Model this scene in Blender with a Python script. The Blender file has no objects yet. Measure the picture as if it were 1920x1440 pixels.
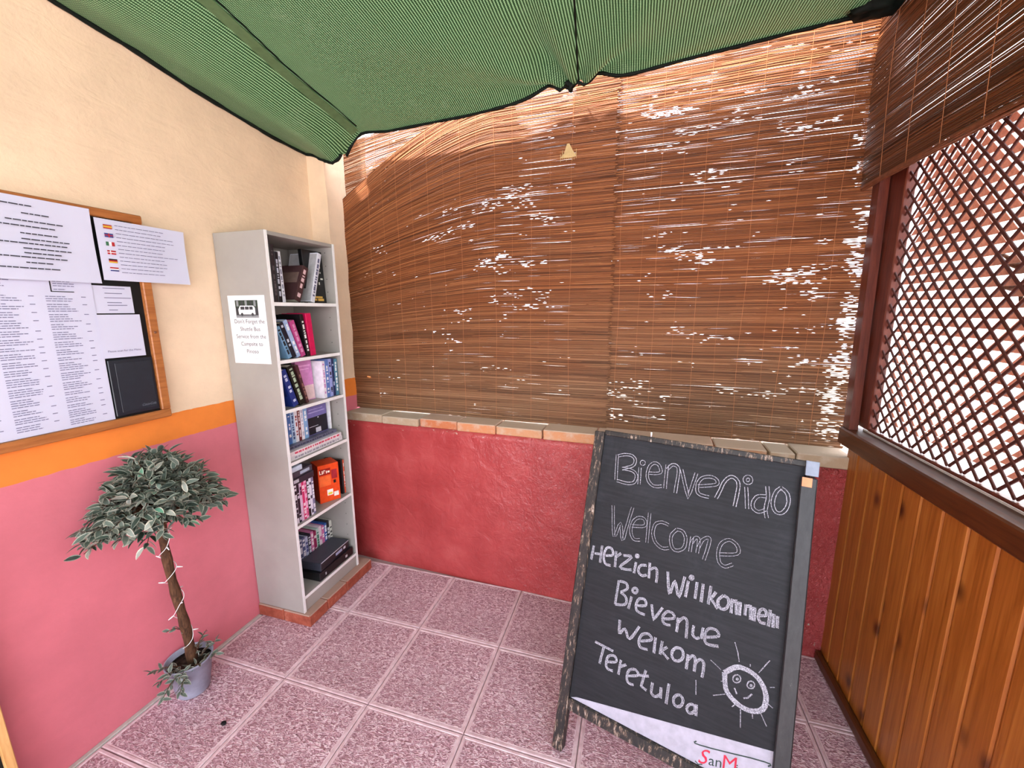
import bpy, bmesh, math, random
import numpy as np
from mathutils import Vector, Matrix

# ---------------------------------------------------------------- camera, sky, sun, exposure
SC = bpy.context.scene
COL = SC.collection
cam_d = bpy.data.cameras.new('camera')
cam_d.sensor_width = 36.0
cam_d.lens = 764.77 / 1920 * 36.0
cam_d.clip_start = 0.03
cam = bpy.data.objects.new('camera', cam_d)
COL.objects.link(cam)
RX = Vector((0.957999, 0.286734, -0.004554)); DN = Vector((0.046377, -0.170582, -0.984251)); FW = Vector((-0.282995, 0.942701, -0.176715))
M = Matrix((RX, -DN, -FW)).transposed().to_4x4()
M.translation = Vector((1.7456, -1.9715, 1.4963))
cam.matrix_world = M
SC.camera = cam

world = bpy.data.worlds.new('sky'); SC.world = world
world.use_nodes = True
bg = world.node_tree.nodes['Background']
bg.inputs['Color'].default_value = (0.85, 0.885, 1.0, 1)
bg.inputs['Strength'].default_value = 4.6

sun_d = bpy.data.lights.new('sun', 'SUN')
sun_d.energy = 10.0; sun_d.angle = math.radians(3.0); sun_d.color = (1.0, 0.93, 0.83)
sun = bpy.data.objects.new('sun', sun_d); COL.objects.link(sun)
sun.rotation_euler = Vector((0.46, 0.58, -0.95)).to_track_quat('-Z', 'Y').to_euler()

SC.view_settings.view_transform = 'Standard'
SC.view_settings.look = 'None'
SC.view_settings.gamma = 1.0
SC.view_settings.exposure = 0.62
SC.view_settings.use_curve_mapping = False

# ---------------------------------------------------------------- helpers
W = 2.58            # x of the panelled right wall
TH = math.atan(-0.04466)   # the back wall is turned a little
R = math.radians
rnd = random.Random(7)

def srgb(r, g, b):
    def f(c):
        c /= 255.0
        return c / 12.92 if c <= 0.04045 else ((c + 0.055) / 1.055) ** 2.4
    return (f(r), f(g), f(b), 1.0)

class NT:
    """small wrapper to write node trees briefly"""
    def __init__(s, name, rough=0.6, metallic=0.0, spec=0.5):
        s.m = bpy.data.materials.new(name); s.m.use_nodes = True
        s.t = s.m.node_tree; s.n = s.t.nodes; s.l = s.t.links
        s.b = s.n['Principled BSDF']
        s.b.inputs['Roughness'].default_value = rough
        s.b.inputs['Metallic'].default_value = metallic
        s.b.inputs['Specular IOR Level'].default_value = spec
        s.tc = None
    def co(s, scale=(1, 1, 1), kind='Object', rot=(0, 0, 0)):
        if s.tc is None: s.tc = s.n.new('ShaderNodeTexCoord')
        mp = s.n.new('ShaderNodeMapping'); mp.inputs['Scale'].default_value = scale
        mp.inputs['Rotation'].default_value = rot
        s.l.new(s.tc.outputs[kind], mp.inputs[0]); return mp.outputs[0]
    def noise(s, co, scale=5, detail=4, rough=0.55, dist=0.0):
        n = s.n.new('ShaderNodeTexNoise'); n.inputs['Scale'].default_value = scale
        n.inputs['Detail'].default_value = detail; n.inputs['Roughness'].default_value = rough
        n.inputs['Distortion'].default_value = dist
        s.l.new(co, n.inputs['Vector']); return n.outputs['Fac']
    def voro(s, co, scale=5, feature='F1'):
        n = s.n.new('ShaderNodeTexVoronoi'); n.inputs['Scale'].default_value = scale; n.feature = feature
        s.l.new(co, n.inputs['Vector']); return n.outputs['Distance']
    def wave(s, co, scale=5, dist=0, detail=2, direction='X', dscale=1.0):
        n = s.n.new('ShaderNodeTexWave'); n.bands_direction = direction
        n.inputs['Scale'].default_value = scale; n.inputs['Distortion'].default_value = dist
        n.inputs['Detail'].default_value = detail; n.inputs['Detail Scale'].default_value = dscale
        s.l.new(co, n.inputs['Vector']); return n.outputs['Fac']
    def ramp(s, fac, stops, interp='LINEAR'):
        n = s.n.new('ShaderNodeValToRGB'); e = n.color_ramp; e.interpolation = interp
        while len(e.elements) < len(stops): e.elements.new(0.5)
        for el, (p, c) in zip(e.elements, stops): el.position = p; el.color = c
        s.l.new(fac, n.inputs['Fac']); return n.outputs['Color']
    def mix(s, fac, a, b, mode='MIX'):
        n = s.n.new('ShaderNodeMix'); n.data_type = 'RGBA'; n.blend_type = mode
        for sock, v in ((n.inputs[0], fac), (n.inputs[6], a), (n.inputs[7], b)):
            if hasattr(v, 'is_output'): s.l.new(v, sock)
            else: sock.default_value = v
        return n.outputs[2]
    def math(s, op, a, b=None):
        n = s.n.new('ShaderNodeMath'); n.operation = op
        for i, v in enumerate((a, b)):
            if v is None: continue
            if hasattr(v, 'is_output'): s.l.new(v, n.inputs[i])
            else: n.inputs[i].default_value = v
        return n.outputs[0]
    def attr(s, name):
        n = s.n.new('ShaderNodeAttribute'); n.attribute_name = name; return n.outputs['Fac']
    def rand(s):
        n = s.n.new('ShaderNodeObjectInfo'); return n.outputs['Random']
    def sep(s, co, i):
        n = s.n.new('ShaderNodeSeparateXYZ'); s.l.new(co, n.inputs[0]); return n.outputs[i]
    def color(s, c):
        if hasattr(c, 'is_output'): s.l.new(c, s.b.inputs['Base Color'])
        else: s.b.inputs['Base Color'].default_value = c
        return s
    def rough(s, f): s.l.new(f, s.b.inputs['Roughness']); return s
    def bump(s, h, strength=0.3, dist=0.01):
        n = s.n.new('ShaderNodeBump'); n.inputs['Strength'].default_value = strength
        n.inputs['Distance'].default_value = dist
        s.l.new(h, n.inputs['Height']); s.l.new(n.outputs['Normal'], s.b.inputs['Normal']); return s

_plain = {}
def plain(c, rough=0.55, spec=0.4, var=0.12, metallic=0.0):
    """a simple procedural material: one colour with faint mottling"""
    k = (c, rough, spec, metallic)
    if k in _plain: return _plain[k]
    n = NT('paint_%d_%d_%d' % c, rough, metallic, spec)
    base = srgb(*c)
    f = n.noise(n.co(), 40, 3)
    dark = tuple(v * (1 - var) for v in base[:3]) + (1,)
    lite = tuple(min(1, v * (1 + var)) for v in base[:3]) + (1,)
    n.color(n.ramp(f, [(0.3, dark), (0.7, lite)]))
    _plain[k] = n.m
    return n.m

def tag(o, label=None, cat=None, group=None, kind=None):
    if label: o['label'] = label
    if cat: o['category'] = cat
    if group: o['group'] = group
    if kind: o['kind'] = kind
    return o

def empty(name, loc=(0, 0, 0), rot=(0, 0, 0), **kw):
    o = bpy.data.objects.new(name, None); COL.objects.link(o)
    o.empty_display_size = 0.05
    o.location = loc; o.rotation_euler = rot
    return tag(o, **kw)

class MB:
    """collects polygons, then links them as ONE mesh object"""
    def __init__(s): s.v = []; s.f = []; s.mi = []
    def add(s, verts, faces, mi=0):
        b = len(s.v); s.v += [tuple(v) for v in verts]
        s.f += [tuple(i + b for i in f) for f in faces]; s.mi += [mi] * len(faces); return s
    def box(s, x0, x1, y0, y1, z0, z1, mi=0, ch=0.0, mat=None):
        if ch <= 0:
            v = [(x0,y0,z0),(x1,y0,z0),(x1,y1,z0),(x0,y1,z0),(x0,y0,z1),(x1,y0,z1),(x1,y1,z1),(x0,y1,z1)]
            f = [(0,3,2,1),(4,5,6,7),(0,1,5,4),(1,2,6,5),(2,3,7,6),(3,0,4,7)]
        else:
            c = min(ch, (x1-x0)*.45, (y1-y0)*.45, (z1-z0)*.45)
            bm = bmesh.new(); bmesh.ops.create_cube(bm, size=1)
            for q in bm.verts:
                q.co = Vector(((x0+x1)/2+q.co.x*(x1-x0), (y0+y1)/2+q.co.y*(y1-y0), (z0+z1)/2+q.co.z*(z1-z0)))
            bmesh.ops.bevel(bm, geom=bm.edges[:], offset=c, segments=1, affect='EDGES')
            bm.verts.index_update()
            v = [tuple(q.co) for q in bm.verts]; f = [tuple(q.index for q in g.verts) for g in bm.faces]; bm.free()
        if mat is not None: v = [tuple(mat @ Vector(q)) for q in v]
        return s.add(v, f, mi)
    def quad(s, a, b, c, d, mi=0): return s.add([a, b, c, d], [(0, 1, 2, 3)], mi)
    def tube(s, pts, r, n=6, mi=0, cap=True):
        pts = [Vector(p) for p in pts]
        if not hasattr(r, '__len__'): r = [r] * len(pts)
        ring = []; up = Vector((0.13, 0.21, 0.97))
        for i, p in enumerate(pts):
            t = (pts[min(i+1, len(pts)-1)] - pts[max(i-1, 0)])
            t = t.normalized() if t.length > 1e-9 else Vector((0, 0, 1))
            a = t.cross(up)
            if a.length < 0.05: a = t.cross(Vector((1, 0, 0)))
            a.normalize(); b = t.cross(a)
            ring.append([p + (a*math.cos(2*math.pi*k/n) + b*math.sin(2*math.pi*k/n)) * r[i] for k in range(n)])
        v = [q for g in ring for q in g]; f = []
        for i in range(len(pts)-1):
            for k in range(n):
                k2 = (k+1) % n
                f.append((i*n+k, i*n+k2, (i+1)*n+k2, (i+1)*n+k))
        if cap:
            f.append(tuple(range(n-1, -1, -1))); f.append(tuple((len(pts)-1)*n+k for k in range(n)))
        return s.add(v, f, mi)
    def lathe(s, prof, c=(0, 0, 0), n=28, mi=0, axis=None):
        v = []; f = []
        for r, z in prof:
            for k in range(n):
                a = 2*math.pi*k/n; q = Vector((r*math.cos(a), r*math.sin(a), z))
                if axis is not None: q = axis @ q
                v.append((q.x+c[0], q.y+c[1], q.z+c[2]))
        for i in range(len(prof)-1):
            for k in range(n):
                k2 = (k+1) % n
                f.append((i*n+k, i*n+k2, (i+1)*n+k2, (i+1)*n+k))
        if prof[0][0] > 1e-5: f.append(tuple(range(n-1, -1, -1)))
        if prof[-1][0] > 1e-5: f.append(tuple((len(prof)-1)*n+k for k in range(n)))
        return s.add(v, f, mi)
    def mesh(s, name, mats, smooth=False):
        me = bpy.data.meshes.new(name)
        me.from_pydata(s.v, [], s.f)
        if not isinstance(mats, (list, tuple)): mats = [mats]
        for m in mats: me.materials.append(m)
        if len(mats) > 1: me.polygons.foreach_set('material_index', s.mi)
        if smooth: me.polygons.foreach_set('use_smooth', [True]*len(s.f))
        me.update(); return me
    def build(s, name, mats, parent=None, smooth=False, loc=None, rot=None, **kw):
        return link(name, s.mesh(name, mats, smooth), parent, loc, rot, **kw)

def link(name, me, parent=None, loc=None, rot=None, **kw):
    o = bpy.data.objects.new(name, me); COL.objects.link(o)
    if parent is not None: o.parent = parent
    if loc is not None: o.location = loc
    if rot is not None: o.rotation_euler = rot
    return tag(o, **kw)

def np_mesh(name, verts, faces, mats, smooth=False, attr=None):
    """fast mesh from numpy arrays (faces: n x k)"""
    me = bpy.data.meshes.new(name)
    nv = len(verts); nf, k = faces.shape
    me.vertices.add(nv); me.vertices.foreach_set('co', np.ascontiguousarray(verts, dtype=np.float32).ravel())
    me.loops.add(nf*k); me.loops.foreach_set('vertex_index', np.ascontiguousarray(faces, dtype=np.int32).ravel())
    me.polygons.add(nf); me.polygons.foreach_set('loop_start', np.arange(0, nf*k, k, dtype=np.int32))
    if smooth: me.polygons.foreach_set('use_smooth', np.ones(nf, dtype=bool))
    for m in (mats if isinstance(mats, (list, tuple)) else [mats]): me.materials.append(m)
    me.update(calc_edges=True)
    if attr is not None:
        for an, av in attr.items():
            a = me.attributes.new(an, 'FLOAT', 'POINT'); a.data.foreach_set('value', np.ascontiguousarray(av, dtype=np.float32))
    return me

def text_mesh(s, size, extrude=0.0, align='LEFT', shear=0.0, spacing=1.0, bold=0.0):
    """the words as a flat mesh in the XY plane"""
    cu = bpy.data.curves.new('lettering', 'FONT'); cu.body = s; cu.size = size; cu.extrude = extrude
    cu.align_x = align; cu.shear = shear; cu.space_character = spacing; cu.offset = bold
    cu.resolution_u = 3
    o = bpy.data.objects.new('lettering', cu); COL.objects.link(o)
    dg = bpy.context.evaluated_depsgraph_get(); dg.update()
    me = bpy.data.meshes.new_from_object(o.evaluated_get(dg))
    bpy.data.objects.remove(o); bpy.data.curves.remove(cu)
    v = [tuple(q.co) for q in me.vertices]; f = [tuple(p.vertices) for p in me.polygons]
    bpy.data.meshes.remove(me)
    return v, f

def place_text(mb, s, size, org, ux, uy, mi=0, **kw):
    v, f = text_mesh(s, size, **kw)
    org = Vector(org); ux = Vector(ux); uy = Vector(uy)
    mb.add([tuple(org + ux*q[0] + uy*q[1]) for q in v], f, mi)

# ---------------------------------------------------------------- materials
def m_left_wall():
    n = NT('painted_plaster', 0.62, spec=0.35)
    co = n.co()
    z = n.sep(co, 2)
    wob = n.noise(co, 14, 3)
    zz = n.math('ADD', z, n.math('MULTIPLY', n.math('SUBTRACT', wob, 0.5), 0.012))
    zr = n.math('DIVIDE', zz, 3.0)
    mot = n.noise(co, 3.5, 6, 0.65)
    fine = n.noise(co, 60, 4, 0.6)
    bands = n.ramp(zr, [(0.0, srgb(218, 120, 134)), (0.989/3.0, srgb(240, 136, 56)), (1.098/3.0, srgb(238, 210, 180))], 'CONSTANT')
    mottle = n.ramp(mot, [(0.3, (0.86, 0.85, 0.84, 1)), (0.7, (1.05, 1.04, 1.03, 1))])
    c = n.mix(1.0, bands, mottle, 'MULTIPLY')
    spots = n.ramp(n.noise(n.co((1, 1, 1)), 9, 5, 0.7), [(0.70, (0, 0, 0, 1)), (0.74, (1, 1, 1, 1))])
    low = n.math('LESS_THAN', z, 0.6)
    c = n.mix(n.math('MULTIPLY', n.math('MULTIPLY', spots, low), 0.35), c, srgb(224, 150, 150))
    n.color(c)
    st = n.noise(n.co((1, 0.45, 1.0), rot=(0.35, 0, 0)), 16, 5, 0.6, 1.0)
    h = n.math('ADD', n.math('MULTIPLY', st, 0.8), n.math('MULTIPLY', fine, 0.25))
    up = n.math('GREATER_THAN', z, 1.10)
    h = n.math('MULTIPLY', h, n.math('ADD', n.math('MULTIPLY', up, 0.65), 0.35))
    n.bump(h, 0.42, 0.010)
    return n.m

def m_red_back():
    n = NT('glossy_red_plaster', 0.24, spec=0.6)
    co = n.co()
    mot = n.noise(co, 4, 6, 0.6)
    base = n.ramp(mot, [(0.3, srgb(156, 54, 54)), (0.55, srgb(174, 68, 68)), (0.75, srgb(186, 84, 82))])
    x = n.sep(co, 0); z = n.sep(co, 2)
    # paint flaked off at the foot of the wall by the panelling, and along the top under the bricks
    chips = n.ramp(n.noise(co, 26, 5, 0.7), [(0.63, (0, 0, 0, 1)), (0.65, (1, 1, 1, 1))])
    foot = n.math('MULTIPLY', n.math('LESS_THAN', z, 0.17), n.math('GREATER_THAN', x, 2.28))
    top = n.math('GREATER_THAN', z, 0.835)
    chips2 = n.ramp(n.noise(n.co((1, 1, 2.5)), 38, 4, 0.7), [(0.64, (0, 0, 0, 1)), (0.67, (1, 1, 1, 1))])
    k = n.math('ADD', n.math('MULTIPLY', chips, foot), n.math('MULTIPLY', n.math('MULTIPLY', chips2, top), 0.8))
    n.color(n.mix(k, base, srgb(196, 176, 160)))
    coarse = n.noise(co, 11, 3, 0.6, 0.6)
    fine = n.noise(n.co((1, 1, 0.8)), 70, 4, 0.65, 0.8)
    right = n.math('GREATER_THAN', x, 1.2)
    rough = n.ramp(n.math('DIVIDE', x, 2.6), [(0.0, (0.05,)*3 + (1,)), (0.35, (0.12,)*3 + (1,)), (0.62, (0.6,)*3 + (1,)), (0.9, (1.6,)*3 + (1,))])
    h = n.math('ADD', n.math('MULTIPLY', coarse, 0.9), n.math('MULTIPLY', fine, rough))
    n.bump(h, 0.8, 0.014)
    return n.m

def m_tile():
    rim = NT('tile_rim', 0.42, spec=0.5)
    f = rim.noise(rim.co(), 30, 4)
    rim.color(rim.ramp(f, [(0.3, srgb(204, 170, 176)), (0.7, srgb(232, 206, 212))]))
    fl = NT('pebbled_pink_tile', 0.36, spec=0.55)
    w = fl.noise(fl.co((1, 1.7, 1)), 72, 2, 0.55, 1.3)
    big = fl.noise(fl.co(), 2.2, 4)
    c = fl.ramp(w, [(0.34, srgb(140, 92, 104)), (0.5, srgb(204, 156, 170)), (0.62, srgb(250, 226, 234))])
    c = fl.mix(fl.ramp(big, [(0.35, (0, 0, 0, 1)), (0.7, (0.35,)*3 + (1,))]), c, srgb(158, 122, 128))
    t = fl.mix(0.10, c, srgb(206, 180, 184))
    fl.color(t)
    fl.bump(w, 1.0, 0.008)
    return rim.m, fl.m

def m_brick():
    n = NT('old_brick', 0.85, spec=0.2)
    co = n.co()
    c = n.ramp(n.rand(), [(0.0, srgb(190, 112, 74)), (0.35, srgb(206, 142, 100)), (0.7, srgb(186, 160, 130)), (1.0, srgb(172, 150, 126))])
    g = n.ramp(n.noise(co, 14, 6, 0.7), [(0.45, (0, 0, 0, 1)), (0.62, (1, 1, 1, 1))])
    nz = n.n.new('ShaderNodeNewGeometry')
    zt = n.sep(nz.outputs['Normal'], 2)
    topm = n.math('GREATER_THAN', zt, 0.7)
    k = n.math('MAXIMUM', n.math('MULTIPLY', g, 0.55), n.math('MULTIPLY', topm, 0.7))
    n.color(n.mix(k, c, srgb(198, 182, 164)))
    n.bump(n.noise(co, 60, 5, 0.7), 0.6, 0.004)
    return n.m

def m_plinth():
    n = NT('red_plinth_brick', 0.8, spec=0.2)
    g = n.noise(n.co(), 18, 6, 0.7)
    c = n.ramp(g, [(0.35, srgb(136, 66, 50)), (0.6, srgb(168, 90, 70)), (0.75, srgb(188, 128, 108))])
    nz = n.n.new('ShaderNodeNewGeometry'); zt = n.sep(nz.outputs['Normal'], 2)
    n.color(n.mix(n.math('MULTIPLY', n.math('GREATER_THAN', zt, 0.7), 0.75), c, srgb(172, 152, 138)))
    n.bump(g, 0.5, 0.004); return n.m

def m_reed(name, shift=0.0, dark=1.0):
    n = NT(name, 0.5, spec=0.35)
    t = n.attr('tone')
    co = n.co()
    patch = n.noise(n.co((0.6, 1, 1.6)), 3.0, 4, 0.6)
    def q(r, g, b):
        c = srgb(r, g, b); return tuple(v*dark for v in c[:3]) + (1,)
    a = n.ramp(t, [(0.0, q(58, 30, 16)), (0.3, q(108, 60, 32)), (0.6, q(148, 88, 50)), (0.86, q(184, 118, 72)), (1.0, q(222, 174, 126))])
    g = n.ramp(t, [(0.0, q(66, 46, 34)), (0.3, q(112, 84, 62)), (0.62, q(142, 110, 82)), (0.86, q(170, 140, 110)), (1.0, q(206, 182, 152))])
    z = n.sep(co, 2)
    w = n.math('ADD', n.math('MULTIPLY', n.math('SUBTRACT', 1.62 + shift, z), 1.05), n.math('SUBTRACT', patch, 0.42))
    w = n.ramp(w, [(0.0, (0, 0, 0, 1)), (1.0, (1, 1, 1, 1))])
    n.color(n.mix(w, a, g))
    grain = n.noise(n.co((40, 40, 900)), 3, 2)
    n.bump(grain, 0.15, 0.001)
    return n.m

def m_net():
    n = NT('green_shade_cloth', 0.45, spec=0.35)
    co = n.co()
    warp = n.wave(co, 34.0, 0.5, 2, 'X', 3.0)
    weft = n.wave(n.co(), 48.0, 0.3, 1, 'Y', 3.0)
    big = n.noise(n.co(), 2.0, 4)
    dirt = n.ramp(n.noise(n.co((1, 1, 1)), 5, 6, 0.7), [(0.6, (0, 0, 0, 1)), (0.8, (1, 1, 1, 1))])
    mixf = n.math('ADD', n.math('MULTIPLY', warp, 0.75), n.math('MULTIPLY', weft, 0.25))
    c = n.ramp(mixf, [(0.25, srgb(24, 50, 28)), (0.55, srgb(62, 98, 58)), (0.95, srgb(140, 170, 130))])
    c = n.mix(n.math('MULTIPLY', dirt, 0.2), c, srgb(150, 160, 130))
    n.color(c)
    n.bump(mixf, 0.4, 0.003)
    tr = n.n.new('ShaderNodeBsdfTranslucent'); n.l.new(c, tr.inputs['Color'])
    mx = n.n.new('ShaderNodeMixShader'); mx.inputs[0].default_value = 0.10
    out = n.n['Material Output']
    n.l.new(n.b.outputs[0], mx.inputs[1]); n.l.new(tr.outputs[0], mx.inputs[2]); n.l.new(mx.outputs[0], out.inputs[0])
    return n.m

def m_pine():
    n = NT('varnished_pine', 0.32, spec=0.5)
    off = n.math('MULTIPLY', n.rand(), 31.0)
    cb = n.n.new('ShaderNodeCombineXYZ'); n.l.new(off, cb.inputs[0]); n.l.new(off, cb.inputs[2])
    va = n.n.new('ShaderNodeVectorMath'); va.operation = 'ADD'
    n.l.new(n.co((1, 1, 1)), va.inputs[0]); n.l.new(cb.outputs[0], va.inputs[1])
    def mapped(sc):
        mp = n.n.new('ShaderNodeMapping'); mp.inputs['Scale'].default_value = sc; n.l.new(va.outputs[0], mp.inputs[0]); return mp.outputs[0]
    grain = n.noise(mapped((30, 30, 1.2)), 2.2, 5, 0.6, 1.0)
    c = n.ramp(grain, [(0.3, srgb(142, 78, 24)), (0.5, srgb(170, 100, 38)), (0.7, srgb(188, 120, 52))])
    kn = n.voro(mapped((8, 8, 5.5)), 1.0)
    k = n.ramp(kn, [(0.07, (1, 1, 1, 1)), (0.16, (0.4, 0.4, 0.4, 1)), (0.23, (0, 0, 0, 1))])
    c = n.mix(k, c, srgb(66, 26, 8))
    c = n.mix(n.math('MULTIPLY', n.rand(), 0.25), c, srgb(150, 84, 30))
    n.color(c)
    n.bump(grain, 0.12, 0.002)
    return n.m

def m_wood(name, c1, c2, rough=0.45, sc=(4, 4, 60)):
    n = NT(name, rough, spec=0.4)
    g = n.noise(n.co(sc), 2.5, 5, 0.6, 0.6)
    n.color(n.ramp(g, [(0.3, srgb(*c1)), (0.7, srgb(*c2))]))
    n.bump(g, 0.2, 0.002); return n.m

def m_board():
    n = NT('chalkboard_black', 0.6, spec=0.25)
    co = n.co()
    sm = n.noise(n.co((1, 1, 1)), 5, 6, 0.7, 0.6)
    st = n.noise(n.co((3, 3, 40)), 3, 4, 0.6)
    c = n.ramp(sm, [(0.3, srgb(24, 25, 30)), (0.55, srgb(30, 32, 37)), (0.8, srgb(50, 52, 60))])
    n.color(n.mix(0.15, c, n.ramp(st, [(0.4, srgb(24, 26, 30)), (0.7, srgb(70, 72, 80))])))
    return n.m

def m_chalk():
    n = NT('chalk', 0.95, spec=0.1)
    f = n.noise(n.co(), 420, 3, 0.7)
    n.color(n.ramp(f, [(0.38, srgb(92, 92, 104)), (0.6, srgb(205, 205, 218))]))
    return n.m

def m_worn_black():
    n = NT('worn_black_paint', 0.5, spec=0.4)
    f = n.noise(n.co((60, 60, 5)), 1.6, 5, 0.7, 0.3)
    n.color(n.ramp(f, [(0.35, srgb(26, 25, 26)), (0.54, srgb(44, 40, 38)), (0.60, srgb(112, 92, 78)), (0.72, srgb(206, 192, 180))]))
    n.bump(f, 0.3, 0.002); return n.m

def m_grey_worn():
    n = NT('scuffed_grey_frame', 0.45, spec=0.4)
    f = n.noise(n.co((40, 40, 4)), 1.6, 5, 0.7, 0.3)
    n.color(n.ramp(f, [(0.3, srgb(30, 30, 33)), (0.66, srgb(48, 48, 50)), (0.8, srgb(104, 100, 96))]))
    return n.m

def m_leaf():
    n = NT('faded_leaf', 0.55, spec=0.3)
    e = n.attr('edge')
    r = n.rand()
    g = n.noise(n.co(), 90, 3)
    mid = n.ramp(r, [(0.0, srgb(28, 38, 32)), (0.3, srgb(62, 76, 66)), (0.6, srgb(112, 122, 112)), (0.9, srgb(156, 160, 150)), (1.0, srgb(104, 158, 132))])
    edg = n.ramp(r, [(0.0, srgb(112, 120, 108)), (0.5, srgb(172, 172, 156)), (1.0, srgb(218, 208, 188))])
    k = n.math('MULTIPLY', n.math('GREATER_THAN', n.math('ADD', e, n.math('MULTIPLY', g, 0.5)), 0.95), 0.8)
    n.color(n.mix(k, mid, edg))
    return n.m

def m_bark():
    n = NT('brown_bark', 0.8, spec=0.2)
    f = n.noise(n.co((40, 40, 9)), 2, 6, 0.7, 0.8)
    n.color(n.ramp(f, [(0.3, srgb(44, 28, 20)), (0.6, srgb(98, 68, 48)), (0.8, srgb(140, 108, 84))]))
    n.bump(f, 0.7, 0.004); return n.m

def m_pot():
    n = NT('galvanised_grey', 0.5, spec=0.5)
    f = n.noise(n.co(), 12, 6, 0.65)
    n.color(n.ramp(f, [(0.3, srgb(124, 126, 142)), (0.6, srgb(156, 158, 176)), (0.8, srgb(186, 188, 204))]))
    return n.m

def m_soil():
    n = NT('dark_potting_soil', 0.95, spec=0.1)
    f = n.noise(n.co(), 90, 5, 0.7)
    n.color(n.ramp(f, [(0.35, srgb(28, 24, 20)), (0.7, srgb(74, 62, 52))])); n.bump(f, 0.8, 0.006); return n.m

def m_paper(c=(208, 208, 230), rough=0.35):
    n = NT('laminated_paper', rough, spec=0.5)
    f = n.noise(n.co(), 3, 3)
    b = srgb(*c); d = tuple(v*0.93 for v in b[:3]) + (1,)
    n.color(n.ramp(f, [(0.3, d), (0.7, b)])); n.bump(n.noise(n.co(), 6, 2), 0.15, 0.01); return n.m

def m_laminate():
    n = NT('grey_white_laminate', 0.4, spec=0.45)
    f = n.noise(n.co(), 5, 5)
    n.color(n.ramp(f, [(0.3, srgb(152, 147, 141)), (0.7, srgb(164, 159, 153))])); return n.m

def m_ground():
    n = NT('pale_gravel', 0.9)
    f = n.noise(n.co(), 8, 6, 0.7)
    n.color(n.ramp(f, [(0.3, srgb(188, 178, 164)), (0.7, srgb(226, 218, 206))])); return n.m

MLEFT, MRED = m_left_wall(), m_red_back()
MRIM, MTILE = m_tile()
MBRICK, MPLINTH = m_brick(), m_plinth()
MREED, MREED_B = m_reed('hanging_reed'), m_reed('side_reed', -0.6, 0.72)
MNET, MPINE = m_net(), m_pine()
MRAIL = m_wood('dark_stained_rail', (70, 34, 14), (100, 54, 24), 0.4, (30, 2, 30))
MLATT = m_wood('lattice_brown', (58, 26, 24), (92, 48, 42), 0.4, (20, 20, 20))
MPOST = m_wood('red_brown_post', (74, 28, 18), (112, 52, 36), 0.35, (30, 30, 3))
MWEB = m_wood('lattice_filler_tan', (196, 146, 126), (222, 182, 164), 0.6, (40, 40, 40))
def thin_translucent(m, fac):
    t = m.node_tree; tr = t.nodes.new('ShaderNodeBsdfTranslucent'); mx = t.nodes.new('ShaderNodeMixShader'); b = t.nodes['Principled BSDF']
    t.links.new(b.inputs['Base Color'].links[0].from_socket, tr.inputs['Color']); mx.inputs[0].default_value = fac
    t.links.new(b.outputs[0], mx.inputs[1]); t.links.new(tr.outputs[0], mx.inputs[2]); t.links.new(mx.outputs[0], t.nodes['Material Output'].inputs[0])
thin_translucent(MWEB, 0.35)
MFRAME = m_wood('orange_brown_frame', (146, 84, 42), (184, 116, 64), 0.35, (30, 3, 30))
MPINEFR = m_wood('light_pine_frame', (208, 150, 88), (236, 188, 124), 0.4, (30, 30, 3))
MBOARD, MCHALK, MWORN, MGREY = m_board(), m_chalk(), m_worn_black(), m_grey_worn()
MLEAF, MBARK, MPOT, MSOIL = m_leaf(), m_bark(), m_pot(), m_soil()
MPAPER, MPAPW, MLAM = m_paper(), m_paper((238, 236, 240), 0.5), m_laminate()
MGROUND = m_ground()
MINK = plain((112, 110, 140), 0.7, 0.2)
MBLACK = plain((14, 15, 18), 0.5, 0.3)
MHEM = plain((12, 20, 16), 0.7, 0.2)
MWHITE = plain((238, 238, 238), 0.45, 0.4, 0.04)
MTHREAD = plain((196, 128, 84), 0.6, 0.3)

# ---------------------------------------------------------------- the setting
floor = MB().box(-0.1, W+0.1, -4.2, 0.12, -0.06, -0.0105).build('floor', plain((176, 158, 158), 0.8, 0.2), kind='structure')
def wall_y(x): return -0.04466*x - 0.001
def tile_mesh(x0, x1, y0, y1):
    ya = min(y1, wall_y(x0)); yb = min(y1, wall_y(x1))
    P = [Vector((x0, y0)), Vector((x1, y0)), Vector((x1, yb)), Vector((x0, ya))]
    cen = sum(P, Vector((0, 0)))/4
    def inset(d):
        out = []
        for i in range(4):
            a, b, c = P[i-1], P[i], P[(i+1) % 4]
            e1 = (b-a).normalized(); e2 = (c-b).normalized()
            n1 = Vector((-e1.y, e1.x)); n2 = Vector((-e2.y, e2.x))
            out.append(b + (n1+n2)/(1+n1.dot(n2))*d)
        return out
    rings = [(0.0015, -0.010), (0.0015, -0.0028), (0.0040, 0.0), (0.0110, 0.0), (0.0130, -0.0024), (0.0165, -0.0006)]
    m = MB(); vs = []
    for d, z in rings: vs += [(p.x-cen.x, p.y-cen.y, z) for p in inset(d)]
    fs = []; mi = []
    for i in range(len(rings)-1):
        for k in range(4):
            k2 = (k+1) % 4
            fs.append((i*4+k, i*4+k2, i*4+4+k2, i*4+4+k))
    m.add(vs, fs, 0); t = (len(rings)-1)*4
    m.f.append((t, t+1, t+2, t+3)); m.mi.append(1)
    return m.mesh('tile', [MRIM, MTILE]), cen
TS = 0.4007
full_tile = None
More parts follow.
